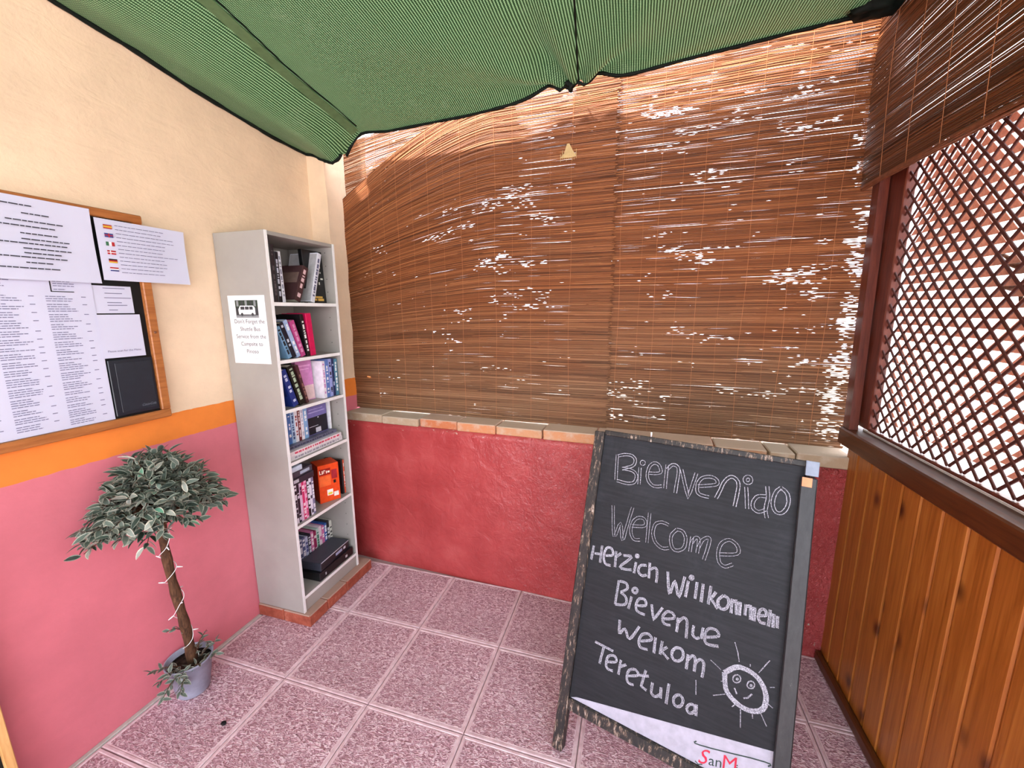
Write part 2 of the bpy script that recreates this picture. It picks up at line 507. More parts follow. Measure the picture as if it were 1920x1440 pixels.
for i in range(7):
    for j in range(-6, 4):
        x0 = 0.0193 + i*TS; x1 = min(x0+TS, W-0.004)
        y0 = -1.2548 + j*TS; y1 = y0+TS
        if y0 > wall_y(x1) - 0.06 and y0 > wall_y(x0) - 0.03: continue
        if y0 > wall_y(x1) - 0.045: x1 = 0.82 if i < 3 else x1
        if y0 > wall_y(x1) - 0.03: continue
        isfull = abs(x1-x0-TS) < 1e-6 and y1 < wall_y(x1)
        if isfull:
            if full_tile is None: full_tile = tile_mesh(x0, x1, y0, y1)[0]
            link('tile', full_tile, floor, ((x0+x1)/2, (y0+y1)/2, 0))
        else:
            me, cen = tile_mesh(x0, x1, y0, y1)
            link('tile', me, floor, (cen.x, cen.y, 0))

MB().box(-0.25, 0.0, -4.2, 0.4, -0.1, 2.62).build('wall_left', MLEFT, kind='structure')
MB().box(0.0, 0.018, -4.2, -0.60, -0.0105, 0.003, ch=0.002).build('trim_1', plain((190, 182, 176), 0.8, 0.2), kind='structure')
# grid so the red half wall bulges a little like hand-laid plaster
def plaster_slab(name, x0, x1, z0, z1, y0, depth, mat, amp, nx, nz, seed, ragged=0.0):
    rs = np.random.RandomState(seed)
    low = rs.rand(nz//3+3, nx//3+3)
    def samp(i, k):
        fi, fk = i/3.0, k/3.0; a, b = int(fi), int(fk); u, v = fi-a, fk-b
        return (low[b, a]*(1-u)*(1-v)+low[b, a+1]*u*(1-v)+low[b+1, a]*(1-u)*v+low[b+1, a+1]*u*v)
    m = MB(); vs = []; fs = []
    for k in range(nz+1):
        rg = (samp(0, k)-0.5)*ragged
        for i in range(nx+1):
            x = x0+(x1-x0)*i/nx
            if i == nx: x += rg
            vs.append((x, y0-amp*samp(i, k), z0+(z1-z0)*k/nz))
    for k in range(nz):
        for i in range(nx):
            a = k*(nx+1)+i; fs.append((a, a+1, a+nx+2, a+nx+1))
    b = len(vs)
    for k in range(nz+1): vs.append((vs[k*(nx+1)+nx][0], y0+depth, vs[k*(nx+1)][2]))
    for k in range(nz): fs.append((k*(nx+1)+nx, b+k, b+k+1, (k+1)*(nx+1)+nx))
    c = len(vs)
    for i in range(nx+1): vs.append((vs[nz*(nx+1)+i][0], y0+depth, z1))
    for i in range(nx): fs.append((nz*(nx+1)+i, nz*(nx+1)+i+1, c+i+1, c+i))
    d = len(vs); vs += [(x0, y0+depth, z0), (x0, y0+depth, z1), (x1, y0+depth, z0), (x1, y0+depth, z1)]
    fs.append((d+2, d, d+1, d+3))
    m.add(vs, fs)
    return m.build(name, mat, smooth=False, kind='structure', rot=(0, 0, TH))
wall_back = plaster_slab('wall_back', 0.0, W+0.12, -0.03, 0.867, 0.0, 0.24, MRED, 0.006, 90, 30, 3)
for p in wall_back.data.polygons: p.use_smooth = True
pier = plaster_slab('wall_pier', -0.05, 0.120, -0.03, 2.62, -0.004, 0.34, MLEFT, 0.003, 6, 90, 5, 0.011)

# bricks laid flat on the half wall
bx = [0.135, 0.385, 0.627, 0.858, 1.081, 1.331, 1.589, 1.841, 2.102, 2.305, 2.403, 2.60]
rb = random.Random(3)
for a, b in zip(bx[:-1], bx[1:]):
    pieces = [(a, b)] if b-a < 0.3 else [(a, (a+b)/2), ((a+b)/2, b)]
    for c, d in pieces:
        f = rb.uniform(-0.006, 0.004); t = 0.913+rb.uniform(-0.003, 0.005)
        m = MB().box(-(d-c)/2+0.003, (d-c)/2-0.003, -0.12+f, 0.12, -0.0235, t-0.890, ch=0.004)
        m.build('brick', MBRICK, wall_back, loc=((c+d)/2, 0.115, 0.891), rot=(rb.uniform(-.01, .01), rb.uniform(-.008, .008), rb.uniform(-.02, .02)))

# ---------------------------------------------------------------- right wall: planks, rail, lattice
wall_right = MB().box(W+0.013, W+0.09, -3.9, -0.10, -0.03, 0.966).build('wall_right', plain((60, 36, 20), 0.8, 0.2), kind='structure')
pm = MB()
pw = 0.0905; hw = pw/2-0.0006; ch = 0.0045
prof = [(-hw, 0.013), (-hw, 0.0045), (-hw+ch, 0.0), (hw-ch-0.004, 0.0), (hw-0.004, 0.0045), (hw, 0.0045), (hw, 0.013)]
for z in (0.0, 0.966): pm.v += [(dx, dy, z) for dy, dx in prof]
np_ = len(prof)
for i in range(np_-1): pm.f.append((i+1, i, i+np_, i+1+np_)); pm.mi.append(0)
pm.f.append(tuple(range(np_))); pm.f.append(tuple(range(2*np_-1, np_-1, -1))); pm.mi += [0, 0]
plank_me = pm.mesh('plank', MPINE)
y = -0.1385
while y > -2.6:
    link('plank', plank_me, wall_right, (W, y, 0.0)); y -= pw
MB().box(W-0.022, W, -3.9, -0.12, 0.0, 0.045, ch=0.006).build('baseboard_right', MRAIL, kind='structure')
MB().box(W-0.03, W+0.10, -3.9, -0.075, 0.966, 1.034, ch=0.005).build('trim_2', MRAIL, kind='structure')
MB().box(W+0.03, W+0.22, -3.9, -0.12, 1.034, 1.040).build('trim_3', plain((226, 222, 218), 0.5, 0.4), kind='structure')

# corner post, leaning slightly
pt = MB()
def lean_box(m, xa, xb, yb0, yb1, z0, yt0, yt1, z1):
    m.add([(xa, yb0, z0), (xb, yb0, z0), (xb, yb1, z0), (xa, yb1, z0), (xa, yt0, z1), (xb, yt0, z1), (xb, yt1, z1), (xa, yt1, z1)],
          [(0,3,2,1),(4,5,6,7),(0,1,5,4),(1,2,6,5),(2,3,7,6),(3,0,4,7)])
lean_box(pt, W-0.018, W+0.012, -0.125, -0.078, 1.034, -0.065, -0.018, 2.62)
pt.build('trim_4', MPOST, kind='structure')

lattice = empty('lattice_panel', (W+0.03, -0.13, 1.045), label='dark brown diamond lattice panel above the pine planked half wall', cat='lattice')
LX, LY, LZ = W+0.03, -0.13, 1.045
Y0, Y1, Z0, Z1 = -0.175, -1.30, 1.060, 2.02
def latt_local(m): return m
def clip_line(c, sgn):
    # line y = c + sgn*(z-Z0), find the part inside the rectangle
    pts = []
    for z in (Z0, Z1):
        yy = c + sgn*(z-Z0)
        if Y1 <= yy <= Y0: pts.append((yy, z))
    for yy in (Y0, Y1):
        z = Z0 + sgn*(yy-c)
        if Z0 < z < Z1: pts.append((yy, z))
    pts.sort(key=lambda p: p[1])
    return (pts[0], pts[-1]) if len(pts) > 1 and (abs(pts[0][1]-pts[-1][1]) > 0.01) else None
PIT = 0.0547
sw = 0.0042
node0 = -0.189
def slat(p, q, x0, x1):
    d = Vector((0, q[0]-p[0], q[1]-p[1])); L = d.length; d.normalize(); nrm = Vector((0, -d.z, d.y))
    a = Vector((0, p[0]-LY, p[1]-LZ)); b = Vector((0, q[0]-LY, q[1]-LZ))
    c = 0.0012
    sec = [(x0+c, -sw), (x0, -sw+c), (x0, sw-c), (x0+c, sw), (x1, sw), (x1, -sw)]
    m = MB(); n = len(sec)
    m.v += [tuple(a + nrm*w + Vector((x, 0, 0))) for x, w in sec] + [tuple(b + nrm*w + Vector((x, 0, 0))) for x, w in sec]
    for i in range(n): m.f.append((i, (i+1) % n, (i+1) % n + n, i+n)); m.mi.append(0)
    m.f.append(tuple(range(n-1, -1, -1))); m.f.append(tuple(range(n, 2*n))); m.mi += [0, 0]
    return m
for k in range(-22, 24):
    r = clip_line(node0 - k*PIT, 1)
    if r: slat(r[0], r[1], -0.0045, -0.0005).build('slat', MLATT, lattice)
    r = clip_line(node0 - k*PIT, -1)
    if r: slat(r[0], r[1], -0.0005, 0.0035).build('slat', MLATT, lattice)
# three-cornered fillers that close the upper half of every diamond on the outer face
fl = MB(); hp = PIT/2
for i in range(-2, 23):
    for j in range(0, 36):
        yc = node0 - i*PIT - (hp if j % 2 else 0); zc = Z0 + hp*j + hp
        if not (Y1+hp < yc < Y0-0.005 and Z0 < zc < Z1-hp): continue
        jit = ((i*7+j*13) % 11)/11.0
        a = Vector((0.031, yc-LY, zc-LZ))
        pts = [a + Vector((0, hp*0.98, 0)), a + Vector((0, 0, hp*0.98)), a + Vector((0, -hp*0.98, 0))]
        dx = Vector((0.002, 0, 0)); dz = Vector((0, 0, 0))
        fl.add([tuple(p) for p in pts] + [tuple(p+dx) for p in pts], [(2, 1, 0), (3, 4, 5), (0, 1, 4, 3), (1, 2, 5, 4), (2, 0, 3, 5)])
fl.build('filler', MWEB, lattice, kind='stuff')
fr = [((-0.012, 0.02), (Y0, Y0+0.150), (Z0-0.012, Z1+0.03)), ((-0.012, 0.02), (Y1-0.05, Y1), (Z0-0.012, Z1+0.03)), ((-0.012, 0.02), (Y1, Y0), (Z1, Z1+0.03)), ((-0.012, 0.016), (Y1, Y0), (Z0-0.014, Z0-0.004))]
for (xa, xb), (ya, yb), (za, zb) in fr:
    MB().box(xa, xb, ya-LY, yb-LY, za-LZ, zb-LZ, ch=0.003).build('frame_rail', MPOST, lattice)

# outside
MB().box(-9, 14, -14, 12, -0.3, -0.1).build('ground', MGROUND, kind='structure')
MB().box(W+3.2, W+3.4, -7, 6, -0.1, 3.6).build('wall_outside', plain((246, 244, 242), 0.8, 0.2), kind='structure')
# ---------------------------------------------------------------- hanging reed screens
def reed_field(seed, x0, x1, z0, z1, pitch, step, rad, dens, warp, depth=0.0045, tones=(0.0, 1.0), ragged=0.02):
    """thin reeds side by side; where dens(x, z) is high some are missing or pushed apart"""
    rs = np.random.RandomState(seed)
    nr = int((z1-z0)/pitch); nx = int((x1-x0)/step)+1
    X = np.linspace(x0, x1, nx)[None, :].repeat(nr, 0)
    Z = (z0 + pitch*np.arange(nr))[:, None].repeat(nx, 1)
    X = X + 0.0
    X[:, 0] += rs.uniform(-ragged, ragged*0.4, nr); X[:, -1] += rs.uniform(-ragged*0.5, ragged*0.6, nr)
    def smooth(nn, m):
        k = rs.normal(size=(nr, nn+2)); t = np.linspace(0, nn, nx); i = t.astype(int); u = t-i; u = u*u*(3-2*u)
        return k[:, i]*(1-u)+k[:, i+1]*u
    sh = smooth(max(3, nx//14), 0); ker = np.hanning(41); ker /= ker.sum()
    sh = np.stack([np.convolve(np.pad(sh[:, i], 20, mode='reflect'), ker, mode='valid') for i in range(nx)], 1)
    Zw = Z + sh*0.006 + smooth(max(3, nx//9), 0)*0.00022
    Yw = smooth(max(3, nx//12), 0)*0.0008 + rs.uniform(-1, 1, (nr, 1))*0.0004
    D = dens(X, Z)
    # clustered gaps
    def cluster(cx, cz):
        a = rs.rand(int((z1-z0)/cz)+3, int((x1-x0)/cx)+3)
        fi = (X-x0).clip(0)/cx; fk = (Z-z0)/cz; i = fi.astype(int).clip(0, a.shape[1]-2); k = fk.astype(int).clip(0, a.shape[0]-2); u = fi-i; v = fk-k
        return a[k, i]*(1-u)*(1-v)+a[k, i+1]*u*(1-v)+a[k+1, i]*(1-u)*v+a[k+1, i+1]*u*v
    cl = 0.7*cluster(0.11, 0.035)+0.3*cluster(0.03, 0.006)
    rr = rs.rand(nr, nx)
    thr = 1.0 - D
    g = (cl*0.56 + rr*0.42)
    thr = 0.920-0.40*D
    even = (np.arange(nr) % 2 == 0)[:, None]
    Rr = np.where(g > thr, np.where(even, rad*0.38, rad*0.95), rad)
    Rr = np.where(g > thr+0.07, np.where(even, rad*0.05, rad*0.80), Rr)
    Rr = Rr*rs.uniform(0.9, 1.12, (nr, 1))
    Xw, Zw2 = warp(X, Zw)
    V = np.zeros((nr, nx, 3, 3))
    for s, (ay, az) in enumerate([(-0.6, 0.95), (-0.75, -0.9), (0.9, 0.0)]):
        V[:, :, s, 0] = Xw; V[:, :, s, 1] = Yw + ay*Rr; V[:, :, s, 2] = Zw2 + az*Rr
    idx = np.arange(nr*nx*3).reshape(nr, nx, 3)
    F = []
    for s in range(3):
        s2 = (s+1) % 3
        F.append(np.stack([idx[:, :-1, s], idx[:, :-1, s2], idx[:, 1:, s2], idx[:, 1:, s]], -1).reshape(-1, 4))
    F = np.concatenate(F)
    # colour of each reed: changes where one reed ends and the next begins
    tone = np.zeros((nr, nx))
    base = rs.beta(2.2, 2.2, nr)
    for r in range(nr):
        t = base[r]; k = 0
        while k < nx:
            L = rs.randint(10, 70); tone[r, k:k+L] = np.clip(0.5*t+0.5*rs.beta(2, 2.2), 0, 1); k += L
    tone = tones[0]+(tones[1]-tones[0])*tone
    return V.reshape(-1, 3), F, tone[:, :, None].repeat(3, 2).ravel()

def blobs(lst, base=0.0):
    def f(X, Z):
        d = np.full(X.shape, base)
        for x, z, rx, rz, s, sl in lst:
            zz = Z - sl*(X-x)
            d = np.maximum(d, s*np.exp(-((X-x)/rx)**2-((zz-z)/rz)**2))
        return d
    return f
YB = 0.12
def sagA(X, Z):
    s = 0.47*np.clip(1-X/1.05, 0, 1)**1.5
    t = np.clip((Z-0.915)/1.585, 0, 1)
    return X, Z - s*t**1.6
def flat(X, Z): return X, Z

densA = blobs([(0.40, 1.95, .30, .12, .56, .25), (0.75, 1.98, .3, .16, .55, .15), (1.20, 2.08, .25, .10, .62, .05), (1.25, 1.95, .16, .10, .66, 0), (1.05, 1.72, .35, .10, .58, 0), (1.30, 1.60, .16, .08, .66, 0),
               (1.12, 1.50, .5, .12, .50, 0), (0.35, 2.28, .12, .04, .66, .5), (1.15, 2.2, .3, .04, .52, .05), (0.8, 1.3, .7, .25, .40, 0), (0.6, 1.72, .4, .12, .46, .1)], 0.30)
densB = blobs([(1.80, 2.315, .28, .026, 1.05, .02), (1.90, 2.20, .18, .11, .90, 0), (2.25, 2.31, .30, .05, .86, .15), (2.45, 2.38, .12, .04, .72, .2), (2.0, 2.05, .40, .12, .62, 0), (2.30, 2.2, .25, .07, .66, .05),
               (2.0, 1.72, .45, .2, .54, 0), (2.4, 1.5, .22, .4, .56, 0), (2.565, 1.5, .05, .80, 1.12, 0), (2.54, 1.15, .06, .28, 1.05, 0), (2.55, 2.1, .04, .25, 1.0, 0), (2.0, 1.1, .6, .2, .5, 0), (2.4, 1.2, .25, .3, .62, 0), (1.95, 1.35, .5, .25, .44, 0), (2.54, 2.05, .05, .2, .8, 0)], 0.34)
densC = blobs([(0.36, 2.30, .10, .03, .7, .35)], 0.25)

def screen(name, seed, x0, x1, z0, z1, y, dens, warp, label, wires, step=0.014, mat=None, ztop=None):
    root = empty(name, (0, 0, 0), (0, 0, TH), label=label, cat='reed screen', group='reed screens hung over the openings')
    V, F, T = reed_field(seed, x0, x1, z0, z1, 0.0031, step, 0.00200, dens, warp)
    V[:, 1] += y
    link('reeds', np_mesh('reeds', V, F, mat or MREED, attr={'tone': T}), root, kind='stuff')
    r_ = random.Random(seed)
    for wi, wx in enumerate(list(wires)+[w+0.093 for w in wires[:-1]]):
        zs = np.linspace(z0+0.004, z1-0.004, 40); ph = r_.uniform(0, 6); am = r_.uniform(0.001, 0.004)
        pts = []
        for i, z in enumerate(zs):
            xx, zz = warp(np.array([wx]), np.array([z])); pts.append((wx+am*math.sin(ph+i*0.35), y-0.0042-0.0006*math.sin(i*1.7), float(zz[0])))
        MB().tube(pts, 0.00065 if wi < len(wires) else 0.0004, 4).build('binding_thread', MTHREAD, root)
    return root
screen('reed_screen', 11, 0.10, 1.628, 0.917, 2.515, YB-0.006, densA, sagA,
       'sagging brown reed screen beside the cream wall corner, left of the back wall', [0.295, 0.479, 0.667, 0.858, 1.045, 1.235, 1.43])
screen('reed_screen', 12, 1.44, 2.605, 0.917, 2.56, YB+0.006, densB, flat,
       'brown reed screen on the right of the back wall, behind the chalkboard, letting daylight through', [1.66, 1.819, 1.996, 2.182, 2.337, 2.484])
def sagC(X, Z): return X, Z - 0.10*np.clip(1-X/0.8, 0, 1)**1.4 + 0.14*(X-0.5)*np.clip((2.45-Z)/0.4, 0, 1)
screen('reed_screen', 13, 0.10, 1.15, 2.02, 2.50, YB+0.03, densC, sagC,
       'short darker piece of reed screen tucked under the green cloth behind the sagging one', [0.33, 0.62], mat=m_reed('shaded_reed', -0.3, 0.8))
# pale torn scrap caught on the left screen
sc = MB()
sc.add([(1.405, 0, 2.246), (1.416, 0, 2.246), (1.432, 0, 2.215), (1.450, 0, 2.190), (1.425, 0, 2.186), (1.372, 0, 2.188), (1.392, 0, 2.206)], [(0, 1, 2, 3, 4, 5, 6)])
for i in range(9):
    x = 1.375+i*0.009; sc.box(x, x+0.002, -0.001, 0.0005, 2.172+0.004*(i % 3), 2.205+0.003*((i*5) % 7))
tag(sc.build('torn_straw_tuft', plain((196, 168, 120), 0.8, 0.2), loc=(-0.0004*14, YB-0.0135, 0), rot=(0, 0, 0)), 'small pale straw tuft caught on a thread of the sagging reed screen', 'tuft')
o = bpy.data.objects['torn_straw_tuft']; o.rotation_euler = (0, 0, TH); o.location = (math.sin(-TH)*(YB-0.0135), math.cos(TH)*(YB-0.0135), 0)

# blind hanging over the upper right opening
rb_root = empty('reed_blind', (W-0.03, 0, 0), label='dark reed blind hanging over the top of the lattice on the right wall', cat='reed blind')
def warpR(X, Z): return X, Z + 0.012*np.sin((X)*3.1+0.5)*np.clip((2.2-Z)/0.3, 0, 1) - 0.012
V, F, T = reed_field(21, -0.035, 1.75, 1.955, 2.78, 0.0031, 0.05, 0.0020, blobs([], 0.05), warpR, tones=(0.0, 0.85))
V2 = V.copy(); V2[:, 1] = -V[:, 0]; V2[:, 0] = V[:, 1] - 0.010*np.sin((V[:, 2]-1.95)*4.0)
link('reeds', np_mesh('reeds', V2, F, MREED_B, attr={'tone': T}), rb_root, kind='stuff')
for wy in (0.12, 0.27, 0.42, 0.58, 0.75, 0.93):
    pts = [(-0.0048-0.010*math.sin((z-1.95)*4.0), -wy-0.003*math.sin(z*9+wy*20), z) for z in np.linspace(1.945, 2.76, 30)]
    MB().tube(pts, 0.0009, 4).build('binding_thread', plain((170, 110, 74), 0.6, 0.3), rb_root)
bb = MB(); r_ = random.Random(5)
for k in range(16):
    ox, oz = r_.uniform(-0.006, 0.006), r_.uniform(-0.010, 0.008)
    pts = [(ox+r_.uniform(-.001, .001), -t, 1.945+0.012*math.sin(t*3.1+0.5)+oz+0.002*math.sin(t*8+k)-0.006) for t in np.linspace(0.0, 1.72, 18)]
    bb.tube(pts, 0.0021, 5)
bb.build('hem_bundle', plain((128, 76, 50), 0.5, 0.4, 0.3), rb_root, kind='stuff')

# ---------------------------------------------------------------- green shade cloth overhead
EX = [(-0.05, 2.335), (0.0, 2.335), (0.05, 2.325), (0.10, 2.295), (0.17, 2.268), (0.215, 2.285), (0.27, 2.36), (0.33, 2.408), (0.374, 2.412), (0.5, 2.400), (0.94, 2.411), (1.225, 2.430), (1.449, 2.449), (1.57, 2.466), (1.91, 2.478), (2.09, 2.487), (2.41, 2.512), (2.9, 2.54)]
WY = [(0.0, 2.335), (0.25, 2.343), (0.44, 2.357), (0.62, 2.380), (0.79, 2.416), (1.0, 2.434), (2.0, 2.52), (4.2, 2.58)]
def lerp(tb, x):
    if x <= tb[0][0]: return tb[0][1]
    for (a, u), (b, v) in zip(tb[:-1], tb[1:]):
        if x <= b: return u+(v-u)*(x-a)/(b-a)
    return tb[-1][1]
def s1(y): return 0.325 + 0.02*min(1, -y/0.5) + 0.13*max(0, -y-0.5)      # strap line
def s2(y): return 1.462 + 0.10*max(0, -y)
def ridge(t): return 1-abs(2*t-1)
def cloth_z(x, y):
    d = max(0.0, -y)
    near = math.exp(-d/0.22)
    top = 2.425+0.02*x+0.075*d/(1+0.25*d)
    a, b = s1(y), s2(y)
    if x < a:
        t = x/a if a > 0 else 0
        zw = lerp(WY, d); z = zw*(1-t)+top*t - 0.035*math.sin(math.pi*max(0, min(1, t)))*min(1, d/0.3)
    elif x < b:
        t = (x-a)/(b-a); z = top - 0.050*math.sin(math.pi*t)*min(1, d/0.5)
    else:
        t = min(1.0, (x-b)/1.25); z = top - 0.045*math.sin(math.pi*t)*min(1, d/0.5)
    e = lerp(EX, x)
    z = z*(1-near)+e*near
    # pleats fanning out from the tied point at the back
    dx, dy = x-1.455, y-0.03; r = math.hypot(dx, dy); ang = math.atan2(-dy, dx)
    am = math.exp(-r/0.42)*(1-math.exp(-r/0.07))
    z += 0.028*am*math.cos(ang*9+0.6)
    if x < b: z += 0.050*math.exp(-((x-(b-0.10-0.12*d))/0.055)**2)*min(1, d/0.12)*math.exp(-d/1.0)
    z += 0.006*math.sin(x*7+y*3)*math.sin(y*6+1)*min(1, d/0.3)
    return z
def ymax(x): return wall_y(x)+0.035 + (0.0 if x > 0.23 else 0.0)
nx, ny = 180, 96
vs = []; fs = []
for j in range(ny+1):
    for i in range(nx+1):
        x = -0.004 + (W+0.03+0.004)*i/nx
        ym = min(ymax(x), 0.10) if x > 0.235 else -0.006-0.0*x
        t = (j/ny)**1.5; y = ym + (-3.9-ym)*t
        z = cloth_z(x, min(0, y))
        vs.append((x, y, z))
for j in range(ny):
    for i in range(nx):
        a = j*(nx+1)+i; fs.append((a, a+1, a+nx+2, a+nx+1))
m = MB(); m.add(vs, fs)
ceiling = m.build('ceiling', MNET, smooth=True, kind='structure')
def rope(pts_xy, r, name, mat, dz=-0.004, n=6, parent=ceiling, seed=1):
    q = random.Random(seed)
    pts = [(x, y, cloth_z(x, min(0, y))+dz) for x, y in pts_xy]
    rr = [r*q.uniform(0.75, 1.25) for _ in pts]
    return MB().tube(pts, rr, n).build(name, mat, parent, smooth=True)
# dark hems, a seam cord and the strap
rope([(x, (ymax(x) if x > 0.235 else -0.008)-0.001) for x in np.linspace(0.236, W-0.02, 90)], 0.0065, 'hem', MHEM, -0.005, seed=2)
rope([(x, -0.012) for x in np.linspace(0.006, 0.23, 20)], 0.008, 'hem', MHEM, -0.004, seed=3)
rope([(0.009, -d) for d in np.linspace(0.01, 3.6, 110)], 0.0085, 'hem', MHEM, -0.004, seed=4)
rope([(s2(-d), -d) for d in np.linspace(0.0, 3.6, 80)], 0.0032, 'seam_cord', MHEM, -0.003, seed=5)
rope([(s1(-d)+0.034, -d) for d in np.linspace(0.05, 3.6, 80)], 0.0026, 'seam_cord', MHEM, -0.004, seed=6)
m = MB(); prev = None
for d in np.linspace(0.02, 3.6, 90):
    x = s1(-d); a = (x-0.018, -d, cloth_z(x-0.018, -d)-0.007); b = (x+0.024, -d, cloth_z(x+0.024, -d)-0.007)
    c = (x+0.024, -d, b[2]+0.003); e = (x-0.018, -d, a[2]+0.003)
    if prev: m.add([*prev, a, b, c, e], [(0, 1, 5, 4), (3, 7, 6, 2), (1, 2, 6, 5), (0, 4, 7, 3)])
    prev = (a, b, c, e)
m.build('strap', plain((92, 122, 84), 0.6, 0.3), ceiling)
# black bunches of spare cloth at the tied point and in the far right corner
def bunch(name, c, s, seed, parent=ceiling):
    bm = bmesh.new(); bmesh.ops.create_icosphere(bm, subdivisions=3, radius=1); q = random.Random(seed)
    ph = [q.uniform(0, 6) for _ in range(6)]
    for v in bm.verts:
        p = v.co; k = 1+0.25*math.sin(5*p.x+ph[0])*math.sin(4*p.z+ph[1])+0.18*math.sin(9*p.y+ph[2]+3*p.x)+0.1*math.sin(14*p.z+ph[3])
        v.co = Vector((p.x*k*s[0], p.y*k*s[1], p.z*k*s[2]))
    me = bpy.data.meshes.new(name); bm.to_mesh(me); bm.free(); me.materials.append(MHEM)
    for p in me.polygons: p.use_smooth = True
    return link(name, me, parent, c)
bunch('cloth_bunch', (1.430, -0.040, 2.446), (0.022, 0.02, 0.022), 1)
bunch('cloth_bunch', (2.465, -0.115, 2.505), (0.085, 0.05, 0.035), 2)
# rim batten the cloth is tied to, above the reeds
MB().box(-0.02, W+0.1, 0.155, 0.20, 2.54, 2.60, ch=0.004).build('trim_5', MRAIL, kind='structure', rot=(0, 0, TH))

# ---------------------------------------------------------------- bookcase on its red bricks
PZ = 0.062
BX, BY0, BY1 = 0.28, -0.593, -0.183
pl = empty('brick_plinth', (0.15, -0.39, 0), label='low red brick plinth under the grey bookcase', cat='plinth')
def pbrick(x0, x1, y0, y1): MB().box(x0-0.15, x1-0.15, y0+0.39, y1+0.39, 0.0, PZ-0.001, ch=0.004).build('brick', MPLINTH, pl)
pbrick(0.003, 0.157, -0.600, -0.478); pbrick(0.160, 0.318, -0.600, -0.478)
pbrick(0.200, 0.318, -0.475, -0.335); pbrick(0.200, 0.318, -0.332, -0.118)
pbrick(0.003, 0.197, -0.475, -0.335); pbrick(0.003, 0.197, -0.332, -0.118)

bc = empty('bookcase', (0.14, -0.388, PZ), label='tall narrow grey-white bookcase full of books against the left wall', cat='bookcase')
def bpart(name, x0, x1, y0, y1, z0, z1, mat=MLAM, **k):
    return MB().box(x0-0.14, x1-0.14, y0+0.388, y1+0.388, z0-PZ, z1-PZ, ch=0.0012).build(name, mat, bc, **k)
TOP = PZ+1.765
bpart('side_panel', 0.004, BX, BY0, BY0+0.016, PZ, TOP)
bpart('side_panel', 0.004, BX, BY1-0.016, BY1, PZ, TOP)
bpart('top_panel', 0.004, BX-0.001, BY0+0.016, BY1-0.016, TOP-0.017, TOP-0.001)
bpart('back_panel', 0.004, 0.009, BY0+0.016, BY1-0.016, PZ+0.03, TOP-0.017)
SH = [1.537, 1.288, 1.065, 0.820, 0.508, 0.142]     # shelf tops
for z in SH: bpart('shelf', 0.009, BX-0.002, BY0+0.016, BY1-0.016, z-0.016, z)
bpart('kickboard', BX-0.016, BX-0.004, BY0+0.016, BY1-0.016, PZ, SH[-1]-0.016)
edge = MB()
for y0 in (BY0, BY1-0.016): edge.box(BX-0.14, BX-0.1392, y0+0.388+0.001, y0+0.388+0.015, 0, TOP-PZ)
for z in SH: edge.box(BX-0.142, BX-0.1412, BY0+0.016+0.388, BY1-0.016+0.388, z-PZ-0.0155, z-PZ-0.0005)
edge.build('edge_strip', MWHITE, bc, label='bright white front edging')
holes = MB()
for z in np.arange(0.25, 1.8, 0.064):
    for x in (0.05, 0.235):
        holes.tube([(x-0.14, BY1-0.0165+0.388, z-PZ), (x-0.14, BY1-0.0155+0.388, z-PZ)], 0.0022, 8)
holes.build('peg_holes', MBLACK, bc, kind='stuff')

# notice taped to its side, facing the camera
nt = empty('shuttle_notice', (0.148, BY0-0.0016, 1.42), label='white notice with a photo of a van taped to the side of the bookcase', cat='notice')
MB().box(-0.101, 0.101, -0.0006, 0.0006, -0.146, 0.146).build('sheet', MPAPW, nt)
ph = MB(); q_ = -0.0009
def rq(m, x0, x1, z0, z1, mi=0, y=q_): m.quad((x0, y, z0), (x1, y, z0), (x1, y, z1), (x0, y, z1), mi)
rq(ph, -0.062, 0.062, 0.052, 0.126, 0)
rq(ph, -0.062, 0.062, 0.095, 0.126, 1, q_-0.0002)
for i, x in enumerate((-0.055, -0.03, -0.008, 0.02, 0.04)): rq(ph, x, x+0.012, 0.100, 0.124, 0 if i % 2 else 2, q_-0.0003)
v = [(-0.045, 0.066), (-0.047, 0.086), (-0.036, 0.103), (0.036, 0.103), (0.046, 0.094), (0.046, 0.066)]
ph.add([(x, q_-0.0005, z) for x, z in v], [tuple(range(6))], 3)
for x0, x1 in ((-0.034, -0.012), (-0.009, 0.012), (0.015, 0.034)): rq(ph, x0, x1, 0.086, 0.099, 0, q_-0.0007)
for cx in (-0.028, 0.03):
    ph.add([(cx+0.007*math.cos(a*math.pi/6), q_-0.0008, 0.066+0.007*math.sin(a*math.pi/6)) for a in range(12)], [tuple(range(12))], 0)
rq(ph, -0.062, 0.062, 0.052, 0.062, 2, q_-0.0004)
ph.build('printed_picture', [plain((52, 54, 58), 0.5), plain((40, 56, 44), 0.5), plain((132, 136, 140), 0.5), plain((226, 228, 232), 0.5)], nt)
tx = MB()
for i, s in enumerate(["Don't Forget the", "Shuttle Bus", "Service from the", "Campsite to", "Pinoso"]):
    place_text(tx, s, 0.0245, (0.006, -0.0011, 0.028-0.0322*i), (1, 0, 0), (0, 0, 1), align='CENTER')
place_text(tx, "Please ask at reception for times"[:0] or "-------------------------------", 0.008, (0.006, -0.0011, -0.126), (1, 0, 0), (0, 0, 1), align='CENTER')
tx.build('lettering', plain((58, 56, 58), 0.7), nt)
